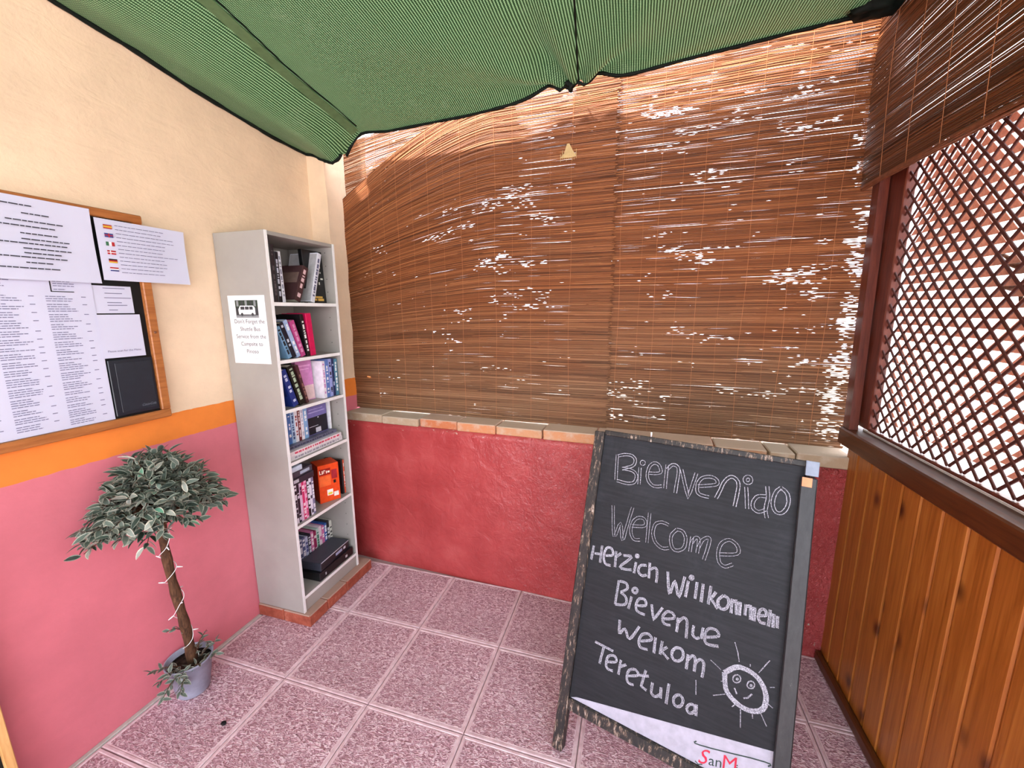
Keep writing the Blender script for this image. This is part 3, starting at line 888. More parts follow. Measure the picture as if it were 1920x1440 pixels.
# ---------------------------------------------------------------- books
pages_m = NT('book_pages', 0.8, spec=0.2); pages_m.color(pages_m.ramp(pages_m.noise(pages_m.co((8, 300, 8)), 2, 2), [(0.3, srgb(196, 188, 168)), (0.7, srgb(232, 226, 210))])); MPAGES = pages_m.m
def book(y, z, h, t, d, col, label, group, lean=0.0, ink=(235, 235, 235), x=0.262, name='book', cat='book', title=True, cover=None, yaw=0.0, n=0):
    """spine towards +x; y is the middle of the foot, leaning about the x axis (positive: top goes to +y)"""
    z += 0.0006
    if lean: z += abs(math.sin(lean))*t*0.5*0.98
    r = empty(name, (x, y, z), (-lean, 0, yaw), label=label, cat=cat, group=group)
    q = random.Random(int(h*1e4)+int(y*1e4)+n)
    m = MB(); b = 0.0018
    m.box(-0.002, 0.0, -t/2, t/2, 0, h, ch=0.0006)
    m.box(-d, -0.002, -t/2, -t/2+b, 0, h); m.box(-d, -0.002, t/2-b, t/2, 0, h)
    mat = plain(col, 0.38, 0.5)
    m.build('cover', mat, r)
    MB().box(-d+0.003, -0.0022, -t/2+b+0.0001, t/2-b-0.0001, 0.002, h-0.003).build('pages', MPAGES, r)
    if title:
        s = MB(); zz = h*0.12; w = t*0.28
        while zz < h*0.9:
            L = q.uniform(0.004, 0.022)
            if q.random() < 0.75: s.box(0.0001, 0.0006, -w*q.uniform(.6, 1), w*q.uniform(.6, 1), zz, min(h*0.93, zz+L))
            zz += L+q.uniform(0.002, 0.010)
        s.build('spine_print', plain(ink, 0.5), r, kind='stuff')
    if cover:
        s = MB(); c2, parts = cover
        for (u0, u1, v0, v1) in parts: s.box(-d+u0*d, -d+u1*d, -t/2-0.0006, -t/2-0.0001, v0*h, v1*h)
        s.build('cover_print', plain(c2, 0.5), r, kind='stuff')
    return r
def faced(y, z, h, w, t, col, label, group, x=0.2, tilt=0.08, prints=(), yaw=0.0, cat='book'):
    """a book standing with its front cover towards +x"""
    r = empty('book', (x, y, z+0.0006+t*math.sin(tilt)*0), (0, -tilt, yaw), label=label, cat=cat, group=group)
    m = MB(); b = 0.0015
    m.box(-b, 0, -w/2, w/2, 0, h, ch=0.0005); m.box(-t, -t+b, -w/2, w/2, 0, h); m.box(-t+b, -b, -w/2, -w/2+b, 0, h)
    m.build('cover', plain(col, 0.35, 0.5), r)
    MB().box(-t+b+0.0001, -b-0.0001, -w/2+b+0.0001, w/2-0.003, 0.002, h-0.002).build('pages', MPAGES, r)
    for i, (c, rects) in enumerate(prints):
        s = MB()
        for rc in rects:
            if len(rc) == 3:
                cy, cz, rr = rc; s.add([(0.0004+0.0002*i, -w/2+cy*w+rr*w*math.cos(a*math.pi/8), cz*h+rr*w*math.sin(a*math.pi/8)) for a in range(16)], [tuple(range(16))])
            else:
                a, b2, c0, c1 = rc; s.box(0.0001, 0.0004+0.0002*i, -w/2+a*w, -w/2+b2*w, c0*h, c1*h)
        s.build('cover_print', plain(c, 0.5), r, kind='stuff')
    return r
g1, g2, g3, g4, g5, g6 = ['%s of the bookcase' % s for s in ('books on the top shelf', 'books on the second shelf', 'books on the third shelf', 'books on the fourth shelf', 'things on the fifth shelf', 'things on the bottom shelf')]
S1, S2, S3, S4, S5, S6 = SH
YL, YR = BY0+0.016, BY1-0.016      # -0.577 .. -0.199
# top shelf
book(-0.566, S1, .250, .020, .17, (24, 24, 28), 'tall black book at the far left of the top shelf', g1, ink=(70, 90, 120))
book(-0.545, S1, .240, .019, .17, (40, 36, 42), 'dark grey book second from the left on the top shelf', g1, ink=(90, 84, 88), n=1)
book(-0.524, S1, .212, .020, .15, (22, 24, 32), 'short black book with silver spine lettering, third from left on the top shelf', g1, ink=(180, 184, 200))
book(-0.504, S1, .215, .016, .15, (206, 208, 218), 'thin white book between the black ones on the top shelf', g1, ink=(120, 124, 140), lean=-0.03)
faced(-0.455, S1, .238, .13, .018, (122, 118, 158), 'lilac book facing out with a yellow disc on its cover, top shelf', g1, x=0.10, tilt=0.06,
      prints=[((92, 120, 84), [(0.75, 0.98, 0.2, 0.95)]), ((206, 190, 60), [(0.44, 0.80, 0.17)])])
faced(-0.455, S1, .150, .10, .02, (20, 18, 20), 'small black book facing out in front of the lilac one, top shelf', g1, x=0.15, tilt=0.10, prints=[((60, 52, 52), [(0.2, 0.8, 0.35, 0.38), (0.2, 0.7, 0.28, 0.3)])])
book(-0.432, S1, .172, .034, .13, (70, 46, 48), 'thick brown paperback with a pink speckled spine leaning right on the top shelf', g1, lean=0.42, ink=(214, 180, 184), cover=((110, 90, 84), [(0.1, 0.9, 0.5, 0.8)]))
book(-0.338, S1, .243, .024, .165, (214, 216, 226), 'large white hardback leaning right on the top shelf', g1, lean=0.30, ink=(90, 92, 120), cover=((172, 170, 172), [(0.02, 0.98, 0.02, 0.98)]))
faced(-0.266, S1, .252, .130, .02, (14, 14, 16), 'black book facing out with gold lettering at the right of the top shelf', g1, x=0.225, tilt=0.04,
      prints=[((222, 176, 84), [(0.22, 0.80, 0.10, 0.135), (0.25, 0.5, 0.05, 0.085), (0.55, 0.86, 0.045, 0.09)]), ((214, 216, 206), [(0.72, 0.80, 0.86, 0.95), (0.70, 0.78, 0.76, 0.82), (0.74, 0.84, 0.68, 0.72), (0.8, 0.92, 0.46, 0.49), (0.68, 0.74, 0.36, 0.41), (0.78, 0.84, 0.58, 0.61)])])
# second shelf
book(-0.503, S2, .150, .021, .13, (118, 160, 196), 'light blue paperback leaning left at the left end of the second shelf', g2, lean=-0.36, ink=(22, 24, 30))
book(-0.478, S2, .168, .022, .13, (26, 28, 44), 'navy black paperback leaning left on the second shelf', g2, lean=-0.36, ink=(200, 206, 220))
book(-0.453, S2, .178, .021, .13, (160, 182, 220), 'pale blue and white book leaning left on the second shelf', g2, lean=-0.35, ink=(238, 240, 246))
book(-0.425, S2, .172, .026, .12, (186, 70, 132), 'magenta paperback leaning left on the second shelf', g2, lean=-0.30, ink=(214, 150, 190))
book(-0.392, S2, .196, .019, .14, (20, 18, 22), 'black book with white title between the magenta and the red one, second shelf', g2, lean=-0.13, ink=(236, 236, 236))
book(-0.362, S2, .200, .032, .14, (206, 22, 84), 'thick crimson book at the right of the row on the second shelf', g2, lean=-0.07, title=False)
faced(-0.490, S2, .205, .15, .02, (26, 24, 26), 'black book standing face out behind the leaning row, second shelf', g2, x=0.075, tilt=0.05, prints=[((130, 136, 126), [(0.35, 0.55, 0.80, 0.83), (0.3, 0.8, 0.7, 0.715)])])
# third shelf
book(-0.570, S3, .150, .012, .13, (104, 130, 206), 'thin blue paperback upright at the left end of the third shelf', g3, title=False)
book(-0.497, S3, .180, .030, .14, (32, 52, 128), 'navy blue paperback with a speckled white spine leaning left, third shelf', g3, lean=-0.31, ink=(196, 206, 236), cover=((30, 44, 104), [(0.1, 0.9, 0.3, 0.8)]))
book(-0.456, S3, .195, .034, .145, (18, 18, 16), 'thick black paperback with green-white title leaning left, third shelf', g3, lean=-0.30, ink=(176, 196, 172), cover=((44, 40, 34), [(0.1, 0.9, 0.2, 0.7)]))
book(-0.425, S3, .192, .015, .14, (74, 40, 44), 'thin brown book leaning beside the thick black one, third shelf', g3, lean=-0.25, ink=(150, 110, 100))
faced(-0.375, S3, .196, .10, .022, (206, 132, 190), 'pink book facing out with a pale lower half in the middle of the third shelf', g3, x=0.215, tilt=0.05,
      prints=[((226, 196, 196), [(0.02, 0.98, 0.02, 0.38)]), ((232, 176, 220), [(0.1, 0.9, 0.86, 0.89), (0.2, 0.8, 0.78, 0.80)])])
book(-0.306, S3, .188, .020, .13, (232, 226, 236), 'white paperback right of the pink cover on the third shelf', g3, ink=(190, 130, 190))
book(-0.283, S3, .192, .022, .13, (92, 122, 190), 'blue paperback with a white foot on the third shelf', g3, ink=(236, 236, 240))
book(-0.260, S3, .194, .020, .13, (150, 160, 216), 'lavender blue paperback on the third shelf', g3, ink=(40, 40, 60))
book(-0.240, S3, .194, .016, .13, (30, 44, 92), 'dark navy paperback near the right end of the third shelf', g3, ink=(180, 190, 220))
book(-0.219, S3, .190, .022, .13, (70, 128, 156), 'teal paperback at the right end of the third shelf', g3, ink=(222, 230, 232))
# fourth shelf: two layers lying flat, a row standing on them
def flat_book(x0, x1, y0, y1, z, t, col, label, group, ink=(120, 120, 140), cat='book', rot=0.0, stripes=0):
    cx, cy = (x0+x1)/2, (y0+y1)/2
    r = empty('book', (cx, cy, z+0.0005), (0, 0, rot), label=label, cat=cat, group=group)
    lx, ly = (x1-x0)/2, (y1-y0)/2; m = MB(); b = 0.0016
    m.box(-lx, lx, -ly, ly, 0, b); m.box(-lx, lx, -ly, ly, t-b, t); m.box(lx-0.002, lx, -ly, ly, b, t-b)
    m.build('cover', plain(col, 0.35, 0.5), r)
    MB().box(-lx+0.003, lx-0.0022, -ly+0.003, ly-0.003, b+.0001, t-b-.0001).build('pages', MPAGES, r)
    s = MB(); q = random.Random(int(t*1e5)+int(z*1e4)); yy = -ly*0.8
    while yy < ly*0.85:
        L = q.uniform(0.005, 0.02); s.box(lx+0.0001, lx+0.0006, yy, min(ly*0.9, yy+L), t*0.3, t*0.72); yy += L+q.uniform(0.003, 0.008)
    s.build('spine_print', plain(ink, 0.5), r, kind='stuff')
    return r
flat_book(0.04, 0.264, -0.573, -0.215, S4, .021, (214, 212, 216), 'large white book lying flat at the bottom of the stack on the fourth shelf', g4, ink=(150, 146, 160))
flat_book(0.05, 0.266, -0.572, -0.222, S4+.0215, .021, (226, 220, 224), 'white book with red print lying second in the stack on the fourth shelf', g4, ink=(206, 78, 104))
flat_book(0.03, 0.240, -0.570, -0.225, S4+.043, .016, (104, 104, 128), 'grey-blue book lying on top of the white ones on the fourth shelf', g4, ink=(60, 60, 80))
Z4 = S4+.0595
row4 = [(-.566, .020, .150, (222, 216, 222), (30, 26, 30), 'white paperback with black print at the left end'), (-.544, .022, .152, (150, 190, 228), (230, 240, 250), 'sky blue paperback, second in the row'),
        (-.523, .018, .150, (186, 206, 232), (80, 90, 140), 'pale blue paperback, third in the row'), (-.503, .020, .154, (70, 116, 184), (236, 240, 250), 'mid blue paperback, fourth in the row'),
        (-.482, .020, .156, (168, 202, 232), (60, 80, 130), 'ice blue paperback, fifth in the row'), (-.461, .018, .158, (228, 230, 238), (150, 60, 60), 'white paperback with a red emblem'),
        (-.443, .016, .158, (104, 34, 40), (220, 200, 200), 'dark red paperback'), (-.425, .017, .160, (236, 232, 240), (190, 190, 210), 'plain white paperback right of the dark red one'),
        (-.403, .023, .160, (132, 176, 220), (240, 246, 250), 'blue and white paperback at the row end')]
for i, (y, t, h, c, ik, lb) in enumerate(row4):
    book(y, Z4, h, t, .11, c, lb+', on the fourth shelf stack', g4, ink=ik, x=0.215, n=i)
faced(-0.312, Z4, .160, .135, .02, (118, 112, 176), 'lilac and black book facing out at the right of the fourth shelf', g4, x=0.205, tilt=0.03,
      prints=[((28, 30, 40), [(0.02, 0.98, 0.02, 0.56)]), ((34, 28, 34), [(0.1, 0.95, 0.90, 0.97)]), ((206, 210, 224), [(0.36, 0.62, 0.05, 0.2), (0.5, 0.56, 0.5, 0.54), (0.05, 0.5, 0.26, 0.275)]), ((170, 164, 214), [(0.06, 0.9, 0.70, 0.73), (0.1, 0.8, 0.8, 0.82)])])
book(-0.228, Z4, .158, .010, .12, (232, 234, 240), 'slim white booklet at the right end of the fourth shelf', g4, title=False, x=0.21)

# fifth shelf: film cases, dark boxes on them, orange box
def case(y, z, h, t, col, ink, label, group, x=0.262, lean=0.0, d=.13, n=0):
    r = empty('film_case', (x, y, z+0.0006), (-lean, 0, 0), label=label, cat='film case', group=group)
    MB().box(-d, 0, -t/2, t/2, 0, h, ch=0.001).build('case', plain(col, 0.25, 0.5), r)
    q = random.Random(n*7+int(-y*1000)); s = MB(); zz = h*0.06
    while zz < h*0.92:
        L = q.uniform(0.006, 0.024)
        if q.random() < .75: s.box(0.0001, 0.0006, -t*.34, t*.34, zz, min(h*.95, zz+L))
        zz += L+q.uniform(0.002, 0.012)
    s.build('sleeve_print', plain(ink, 0.4), r, kind='stuff')
case5 = [((206, 208, 228), (70, 74, 110), 'white and grey'), ((224, 222, 236), (30, 30, 40), 'white with black print'), ((40, 38, 50), (200, 190, 210), 'black'), ((216, 186, 214), (90, 30, 70), 'pale lilac'),
         ((206, 60, 110), (240, 220, 230), 'hot pink'), ((236, 170, 206), (200, 60, 110), 'light pink'), ((36, 34, 42), (226, 226, 236), 'black with white print'), ((226, 224, 240), (60, 50, 70), 'off-white'), ((120, 118, 150), (226, 226, 236), 'slate grey')]
for i, (c, ik, nm) in enumerate(case5):
    case(-.568+i*.0152, S5, .190, .0142, c, ik, '%s film case, number %s from the left, fifth shelf row' % (nm, ['one', 'two', 'three', 'four', 'five', 'six', 'seven', 'eight', 'nine'][i]), g5, n=i)
def slab_box(name, x0, x1, y0, y1, z, t, col, label, cat, group, rot=0.0, bits=()):
    r = empty(name, ((x0+x1)/2, (y0+y1)/2, z+0.0006), (0, 0, rot), label=label, cat=cat, group=group)
    lx, ly = (x1-x0)/2, (y1-y0)/2
    MB().box(-lx, lx, -ly, ly, 0, t, ch=0.002).build('casing', plain(col, 0.3, 0.5), r)
    for nm, c, (a, b, cc, d, e, f) in bits:
        MB().box(a*lx, b*lx, cc*ly, d*ly, e*t, f*t, ch=0.0004).build(nm, plain(c, 0.35, 0.5), r)
    return r
slab_box('video_box', .13, .265, -.570, -.434, S5+.1912, .032, (44, 46, 58), 'dark plastic box lying on the film cases of the fifth shelf', 'box', g5, bits=[('front_label', (190, 192, 206), (1.0, 1.008, -.85, -.4, .3, .8))])
slab_box('video_box', .12, .262, -.572, -.438, S5+.2240, .030, (60, 64, 76), 'grey-black box with pale print lying second on the film cases', 'box', g5, rot=0.04, bits=[('front_label', (168, 186, 206), (1.0, 1.008, -.2, .7, .25, .75))])
slab_box('video_box', .14, .264, -.570, -.500, S5+.2548, .024, (196, 214, 232), 'small pale blue box on top of the dark boxes, fifth shelf', 'box', g5)
ob = empty('orange_box', (0.198, -0.292, S5+0.0006), (0, 0, -0.50), label='bright orange cardboard box standing at the right of the fifth shelf', cat='box', group=g5)
MB().box(-0.05, 0.05, -0.050, 0.055, 0, 0.205, ch=0.001).build('carton', plain((226, 74, 26), 0.4, 0.4), ob)
s = MB(); s.box(0.0501, 0.0506, -0.045, 0.012, 0.150, 0.184); s.box(0.0501, 0.0506, -0.046, 0.01, 0.09, 0.144, 1); s.box(0.0501, 0.0507, 0.016, 0.045, 0.12, 0.17, 2)
s.box(0.0501, 0.0508, -0.012, 0.018, 0.034, 0.066, 3); s.box(0.0501, 0.0508, 0.022, 0.046, 0.022, 0.046, 3); s.box(0.0501, 0.0509, -0.008, 0.014, 0.038, 0.050, 4); s.box(0.0501, 0.0508, 0.024, 0.036, 0.095, 0.112, 5)
s.build('box_print', [plain((150, 28, 14), 0.4), plain((240, 108, 52), 0.4), plain((160, 40, 50), 0.4), plain((238, 234, 226), 0.4), plain((232, 208, 70), 0.4), plain((30, 22, 22), 0.4)], ob)
lt = MB()
for a_, b_, c_, d_ in ((-.044, -.040, .158, .178), (-.044, -.034, .158, .162), (-.031, -.026, .158, .176), (-.023, -.020, .160, .178), (-.023, -.014, .172, .177), (-.011, -.006, .158, .172), (-.003, .008, .160, .170)):
    lt.box(0.0507, 0.0512, a_, b_, c_, d_)
lt.build('title_print', plain((240, 226, 210), 0.5), ob, kind='stuff')
s = MB(); s.box(-0.05, 0.05, -0.0508, -0.0501, 0.0, 0.205); s.build('side_print', plain((190, 44, 20), 0.4), ob)
book(-0.219, S5, .198, .012, .11, (24, 22, 26), 'thin black book right of the orange box, fifth shelf', g5, x=0.25, title=False)
book(-0.2065, S5, .190, .010, .11, (222, 92, 60), 'slim orange-red booklet at the right end of the fifth shelf', g5, x=0.25, ink=(240, 230, 230))
# bottom shelf
case6 = [((30, 30, 36), (150, 150, 160), 'black'), ((206, 210, 222), (60, 70, 110), 'white'), ((90, 100, 140), (226, 228, 236), 'grey-blue'), ((190, 200, 226), (60, 70, 130), 'pale blue'), ((40, 44, 60), (200, 206, 220), 'dark navy'),
         ((216, 130, 176), (250, 230, 240), 'pink'), ((150, 50, 90), (240, 220, 230), 'dark pink'), ((196, 222, 214), (60, 120, 100), 'mint'), ((232, 216, 228), (190, 90, 150), 'blush white'), ((212, 120, 170), (246, 236, 240), 'rose'),
         ((60, 100, 176), (230, 236, 246), 'blue'), ((44, 40, 48), (206, 206, 212), 'charcoal'), ((216, 218, 208), (60, 60, 60), 'cream')]
for i, (c, ik, nm) in enumerate(case6):
    case(-.452+i*.0198, S6, .185+.004*(i%3), .0180, c, ik, '%s film case, number %s from the left, bottom shelf row' % (nm, ['one', 'two', 'three', 'four', 'five', 'six', 'seven', 'eight', 'nine', 'ten', 'eleven', 'twelve', 'thirteen'][i]), g6, n=i+20, x=0.135, d=.12)
slab_box('disc_player', .150, .272, -.468, -.212, S6, .045, (22, 22, 26), 'flat black disc player at the bottom of the bottom shelf', 'player', g6, bits=[('front_panel', (12, 12, 14), (1.0, 1.012, -.92, .92, .15, .85)), ('button', (196, 196, 200), (1.012, 1.03, .5, .62, .35, .65)), ('button', (196, 196, 200), (1.012, 1.03, -.7, -.64, .35, .65))])
slab_box('disc_player', .145, .262, -.455, -.222, S6+.0462, .045, (58, 60, 72), 'dusty dark grey disc player stacked on the black one', 'player', g6, rot=0.05, bits=[('front_panel', (26, 26, 32), (1.0, 1.012, -.95, .95, .1, .9)), ('display', (150, 160, 190), (1.012, 1.03, .0, .45, .35, .7)), ('button', (206, 206, 214), (1.012, 1.03, .55, .7, .35, .65)), ('trim_strip', (196, 198, 210), (1.0, 1.02, -.95, .95, .9, 1.0))])

# ---------------------------------------------------------------- notice board on the left wall
nb = empty('notice_board', (0.0, -1.31, 1.468), label='wooden framed black notice board on the cream wall', cat='notice board')
def nbox(name, x0, x1, y0, y1, z0, z1, mat, ch=0.003): return MB().box(x0, x1, y0+1.31, y1+1.31, z0-1.468, z1-1.468, ch=ch).build(name, mat, nb)
nbox('backing', 0.002, 0.018, -1.73, -0.90, 1.125, 1.815, MBLACK, 0.0)
nbox('frame_rail', 0.001, 0.034, -1.76, -0.873, 1.100, 1.130, MFRAME)
nbox('frame_rail', 0.001, 0.034, -1.76, -0.873, 1.808, 1.836, MFRAME)
nbox('frame_rail', 0.001, 0.034, -0.903, -0.873, 1.1305, 1.8075, MFRAME)
nbox('frame_rail', 0.001, 0.034, -1.76, -1.73, 1.1305, 1.8075, MFRAME)
scw = MB(); scw.lathe([(0.0, 0.0026), (0.004, 0.002), (0.005, 0.0)], n=10, axis=Matrix.Rotation(R(90), 3, 'Y')); scw.build('screw', plain((150, 110, 90), 0.3, metallic=0.8), nb, loc=(0.0345, 0.422, -0.045))

def lines(m, y0, y1, z0, z1, x, pitch=0.0068, seed=0, price=True, h=0.0022):
    """rows of tiny print set in blocks, with a price at the end of a block"""
    q = random.Random(seed); z = z1; k = 0
    while z > z0:
        n = q.choice([2, 3, 3, 4])
        for i in range(n):
            L = (y1-y0)*q.uniform(0.45, 0.78) if i else (y1-y0)*q.uniform(.3, .6)
            yy = y0
            while yy < y0+L:
                w = q.uniform(0.006, 0.016); m.quad((x, yy, z), (x, min(yy+w, y0+L), z), (x, min(yy+w, y0+L), z+h), (x, yy, z+h)); yy += w+0.0016
            if i == 0 and price: m.quad((x, y1-0.012, z), (x, y1, z), (x, y1, z+h), (x, y1-0.012, z+h))
            z -= pitch
        z -= pitch*0.55
def sheet(name, y0, y1, z0, z1, x, label, mat=None, curl=0.0, top_x=None, tilt=0.0, cat='sheet', group='papers on the notice board'):
    """a thin slightly buckled sheet standing off the board"""
    top_x = x if top_x is None else top_x
    n = 10; vs = []; fs = []
    for side in (0, 1):
        for j in range(n+1):
            for i in range(n+1):
                u, v = i/n, j/n
                xx = x+(top_x-x)*v + curl*math.sin(u*math.pi*1.4+0.4)*math.sin(v*math.pi) - side*0.0006
                vs.append((xx, y0+(y1-y0)*u, z0+(z1-z0)*v+tilt*(u-0.5)))
    b = (n+1)**2
    for j in range(n):
        for i in range(n):
            a = j*(n+1)+i; fs.append((a, a+1, a+n+2, a+n+1)); fs.append((b+a, b+a+n+1, b+a+n+2, b+a+1))
    r = empty(name, (x, (y0+y1)/2, z0), label=label, cat=cat, group=group)
    m = MB(); m.add([(p[0]-x, p[1]-(y0+y1)/2, p[2]-z0) for p in vs], fs)
    m.build('paper', mat or MPAPER, r, smooth=True)
    return r
main = sheet('menu_sheet', -1.60, -1.047, 1.131, 1.605, 0.0235, 'large white menu sheet in columns of small print filling the notice board')
m = MB(); xx = 0.0012; cy = (1.60+1.047)/2; zb = 1.131
for i, (a, b) in enumerate([(-1.165, -1.068), (-1.285, -1.190), (-1.405, -1.310), (-1.525, -1.430)]):
    lines(m, a+cy, b+cy, 1.145-zb, 1.545-zb-0.0*i, xx, seed=i+3)
    if i: lines(m, a+cy, b+cy-0.03, 1.570-zb, 1.596-zb, xx, seed=i+30, price=False)
m.build('small_print', MINK, main)
m = MB(); m.box(0.0008, 0.0016, -1.150+cy, -1.1475+cy, 1.562-zb, 1.602-zb); m.box(0.0008, 0.0016, -1.150+cy, -1.095+cy, 1.560-zb, 1.5625-zb); m.build('printed_border', MBLACK, main)
lines(mm := MB(), -1.143+cy, -1.068+cy, 1.566-zb, 1.598-zb, xx, seed=44, price=False); mm.build('small_print', MINK, main)

top = sheet('notice_sheet', -1.62, -1.026, 1.592, 1.826, 0.0400, 'white laminated notice with centred lines overhanging the top left of the notice board', curl=0.004, top_x=0.0385)
m = MB(); q = random.Random(9)
for z, c, w in [(1.800, -1.24, .12), (1.778, -1.16, .06), (1.757, -1.17, .11), (1.742, -1.19, .12), (1.722, -1.165, .07), (1.706, -1.15, .10), (1.694, -1.20, .17), (1.680, -1.15, .10), (1.667, -1.16, .08), (1.655, -1.18, .15), (1.640, -1.17, .06), (1.624, -1.2, .12)]:
    yy = c-w/2
    while yy < c+w/2:
        L = q.uniform(0.008, 0.02); m.quad((0.0052, yy+1.323, z-1.592), (0.0052, yy+L+1.323, z-1.592), (0.0052, yy+L+1.323, z+.0032-1.592), (0.0052, yy+1.323, z+.0032-1.592)); yy += L+0.002
m.build('print', plain((52, 52, 66), 0.6), top)
fs_ = sheet('flag_sheet', -1.018, -0.738, 1.604, 1.803, 0.0385, 'clear sleeved sheet with six small flags sticking out past the board frame', curl=0.003)
def flag(m, i, y, z):
    w, h = 0.024, 0.013; x = 0.0042
    A = {0: [(0, 1, 0, .28, 0), (0, 1, .28, .72, 1), (0, 1, .72, 1, 0)], 1: [(0, 1, 0, 1, 2), (0, 1, .4, .6, 0), (.43, .57, 0, 1, 0)], 2: [(0, .33, 0, 1, 4), (.33, .66, 0, 1, 3), (.66, 1, 0, 1, 0)],
         3: [(0, 1, 0, 1, 0), (0, 1, .4, .6, 3), (.3, .42, 0, 1, 3)], 4: [(0, 1, .66, 1, 5), (0, 1, .33, .66, 0), (0, 1, 0, .33, 1)], 5: [(0, 1, .66, 1, 0), (0, 1, .33, .66, 3), (0, 1, 0, .33, 2)]}[i]
    for k, (a, b, c, d, mi) in enumerate(A):
        xx = x+0.0001*k; m.quad((xx, y+a*w, z+c*h), (xx, y+b*w, z+c*h), (xx, y+b*w, z+d*h), (xx, y+a*w, z+d*h), mi)
m = MB(); cy2 = (1.018+0.738)/2
for i in range(6): flag(m, i, -0.998+cy2, 1.772-1.604-i*0.0275)
m.build('printed_flags', [plain((176, 40, 46), 0.5), plain((216, 176, 60), 0.5), plain((60, 66, 130), 0.5), plain((232, 232, 236), 0.5), plain((60, 110, 80), 0.5), plain((30, 30, 34), 0.5)], fs_)
m = MB(); q = random.Random(4)
for i in range(13):
    z = 1.785-1.604-i*0.0128; m_y = -0.966+cy2; L = q.uniform(.12, .19); yy = m_y
    while yy < m_y+L:
        w = q.uniform(.008, .02); m.quad((0.0042, yy, z), (0.0042, yy+w, z), (0.0042, yy+w, z+.0018), (0.0042, yy, z+.0018)); yy += w+.002
m.build('small_print', MINK, fs_)
c1 = sheet('info_card', -1.046, -0.936, 1.494, 1.586, 0.0215, 'small white card with a few printed lines at the right of the notice board')
m = MB()
for z, a, b in [(1.577, -1.018, -0.955), (1.560, -1.015, -0.965), (1.545, -1.018, -0.94), (1.529, -1.012, -0.97), (1.520, -1.012, -0.955), (1.504, -1.01, -0.985)]:
    m.quad((.0010, a+.991, z-1.494), (.0010, b+.991, z-1.494), (.0010, b+.991, z-1.494+.0022), (.0010, a+.991, z-1.494+.0022))
m.build('print', MINK, c1)
c2 = sheet('scan_card', -1.050, -0.924, 1.342, 1.4895, 0.0255, 'blank-fronted white card with one line of print below the small printed card')
m = MB(); place_text(m, 'Please scan for the Menu', 0.0098, (.0010, 0.0, 1.362-1.342), (0, 1, 0), (0, 0, 1), align='CENTER'); m.build('print', MINK, c2)
lf = empty('menu_folder', (0.020, -0.965, 1.137), label='dark leatherette menu folder at the lower right of the notice board', cat='folder', group='papers on the notice board')
MB().box(0, 0.007, -0.078, 0.058, 0, 0.198, ch=0.002).build('cover', plain((28, 34, 44), 0.3, 0.5), lf)
MB().box(0.007, 0.0085, -0.060, 0.050, 0.012, 0.186, ch=0.0007).build('raised_panel', plain((34, 40, 50), 0.32, 0.5), lf)
m = MB(); place_text(m, 'Coca-Cola', 0.0125, (0.0087, 0.0, 0.022), (0, 1, 0), (0, 0, 1), shear=0.35, spacing=0.85); m.build('lettering', plain((104, 110, 122), 0.4), lf)

# ---------------------------------------------------------------- framed board leaning at the far left
pb = empty('pine_framed_board', (0.055, -1.72, 0.0), (0, R(-2.5), 0), label='pine framed dark board leaning on the red wall at the left edge', cat='board')
MB().box(0.0, 0.022, 0.249, 0.271, 0, 0.9, ch=0.002).build('stile', MPINEFR, pb)
MB().box(0.0, 0.022, -0.271, -0.249, 0, 0.9, ch=0.002).build('stile', MPINEFR, pb)
MB().box(0.0, 0.022, -0.249, 0.249, 0.86, 0.9, ch=0.002).build('rail', MPINEFR, pb)
MB().box(0.0, 0.022, -0.249, 0.249, 0.04, 0.08, ch=0.002).build('rail', MPINEFR, pb)
MB().box(0.006, 0.012, -0.249, 0.249, 0.08, 0.86).build('panel', MBLACK, pb)

# ---------------------------------------------------------------- potted topiary
PX, PY = 0.106, -0.996
tp = empty('potted_topiary', (PX, PY, 0), label='artificial bay tree with a faded grey-green umbrella crown in a grey pot', cat='potted plant')
pot = MB(); pot.lathe([(0.0, 0.001), (0.052, 0.001), (0.055, 0.006), (0.075, 0.138), (0.079, 0.140), (0.080, 0.147), (0.077, 0.149), (0.074, 0.146), (0.072, 0.122)], n=36)
pot_o = pot.build('pot', MPOT, tp, smooth=True)
for a in (-1.0, 2.3):
    lug = MB(); lug.lathe([(0.0, 0.004), (0.006, 0.003), (0.0075, 0.0)], n=10, axis=Matrix.Rotation(a, 3, 'Z') @ Matrix.Rotation(R(80), 3, 'Y'))
    lug.build('rivet', plain((214, 216, 226), 0.3, metallic=0.6), pot_o, smooth=True, loc=(0.0725*math.cos(a), 0.0725*math.sin(a), 0.112))
soil = MB(); soil.lathe([(0.0, 0.130), (0.04, 0.128), (0.0725, 0.123)], n=24); soil.build('soil', MSOIL, tp, smooth=True)
def tc(z):
    f = (z-.12)/.66
    return (0.004+0.044*f+0.004*math.sin(f*7), 0.004-0.050*f+0.004*math.sin(f*5+1))
tr = []; rr = []
for i in range(15):
    t = i/14; tr.append((*tc(0.12+0.68*t), 0.12+0.68*t)); rr.append(0.0175-0.004*t+0.002*math.sin(i*2.1))
MB().tube(tr, rr, 12).build('trunk', MBARK, tp, smooth=True)
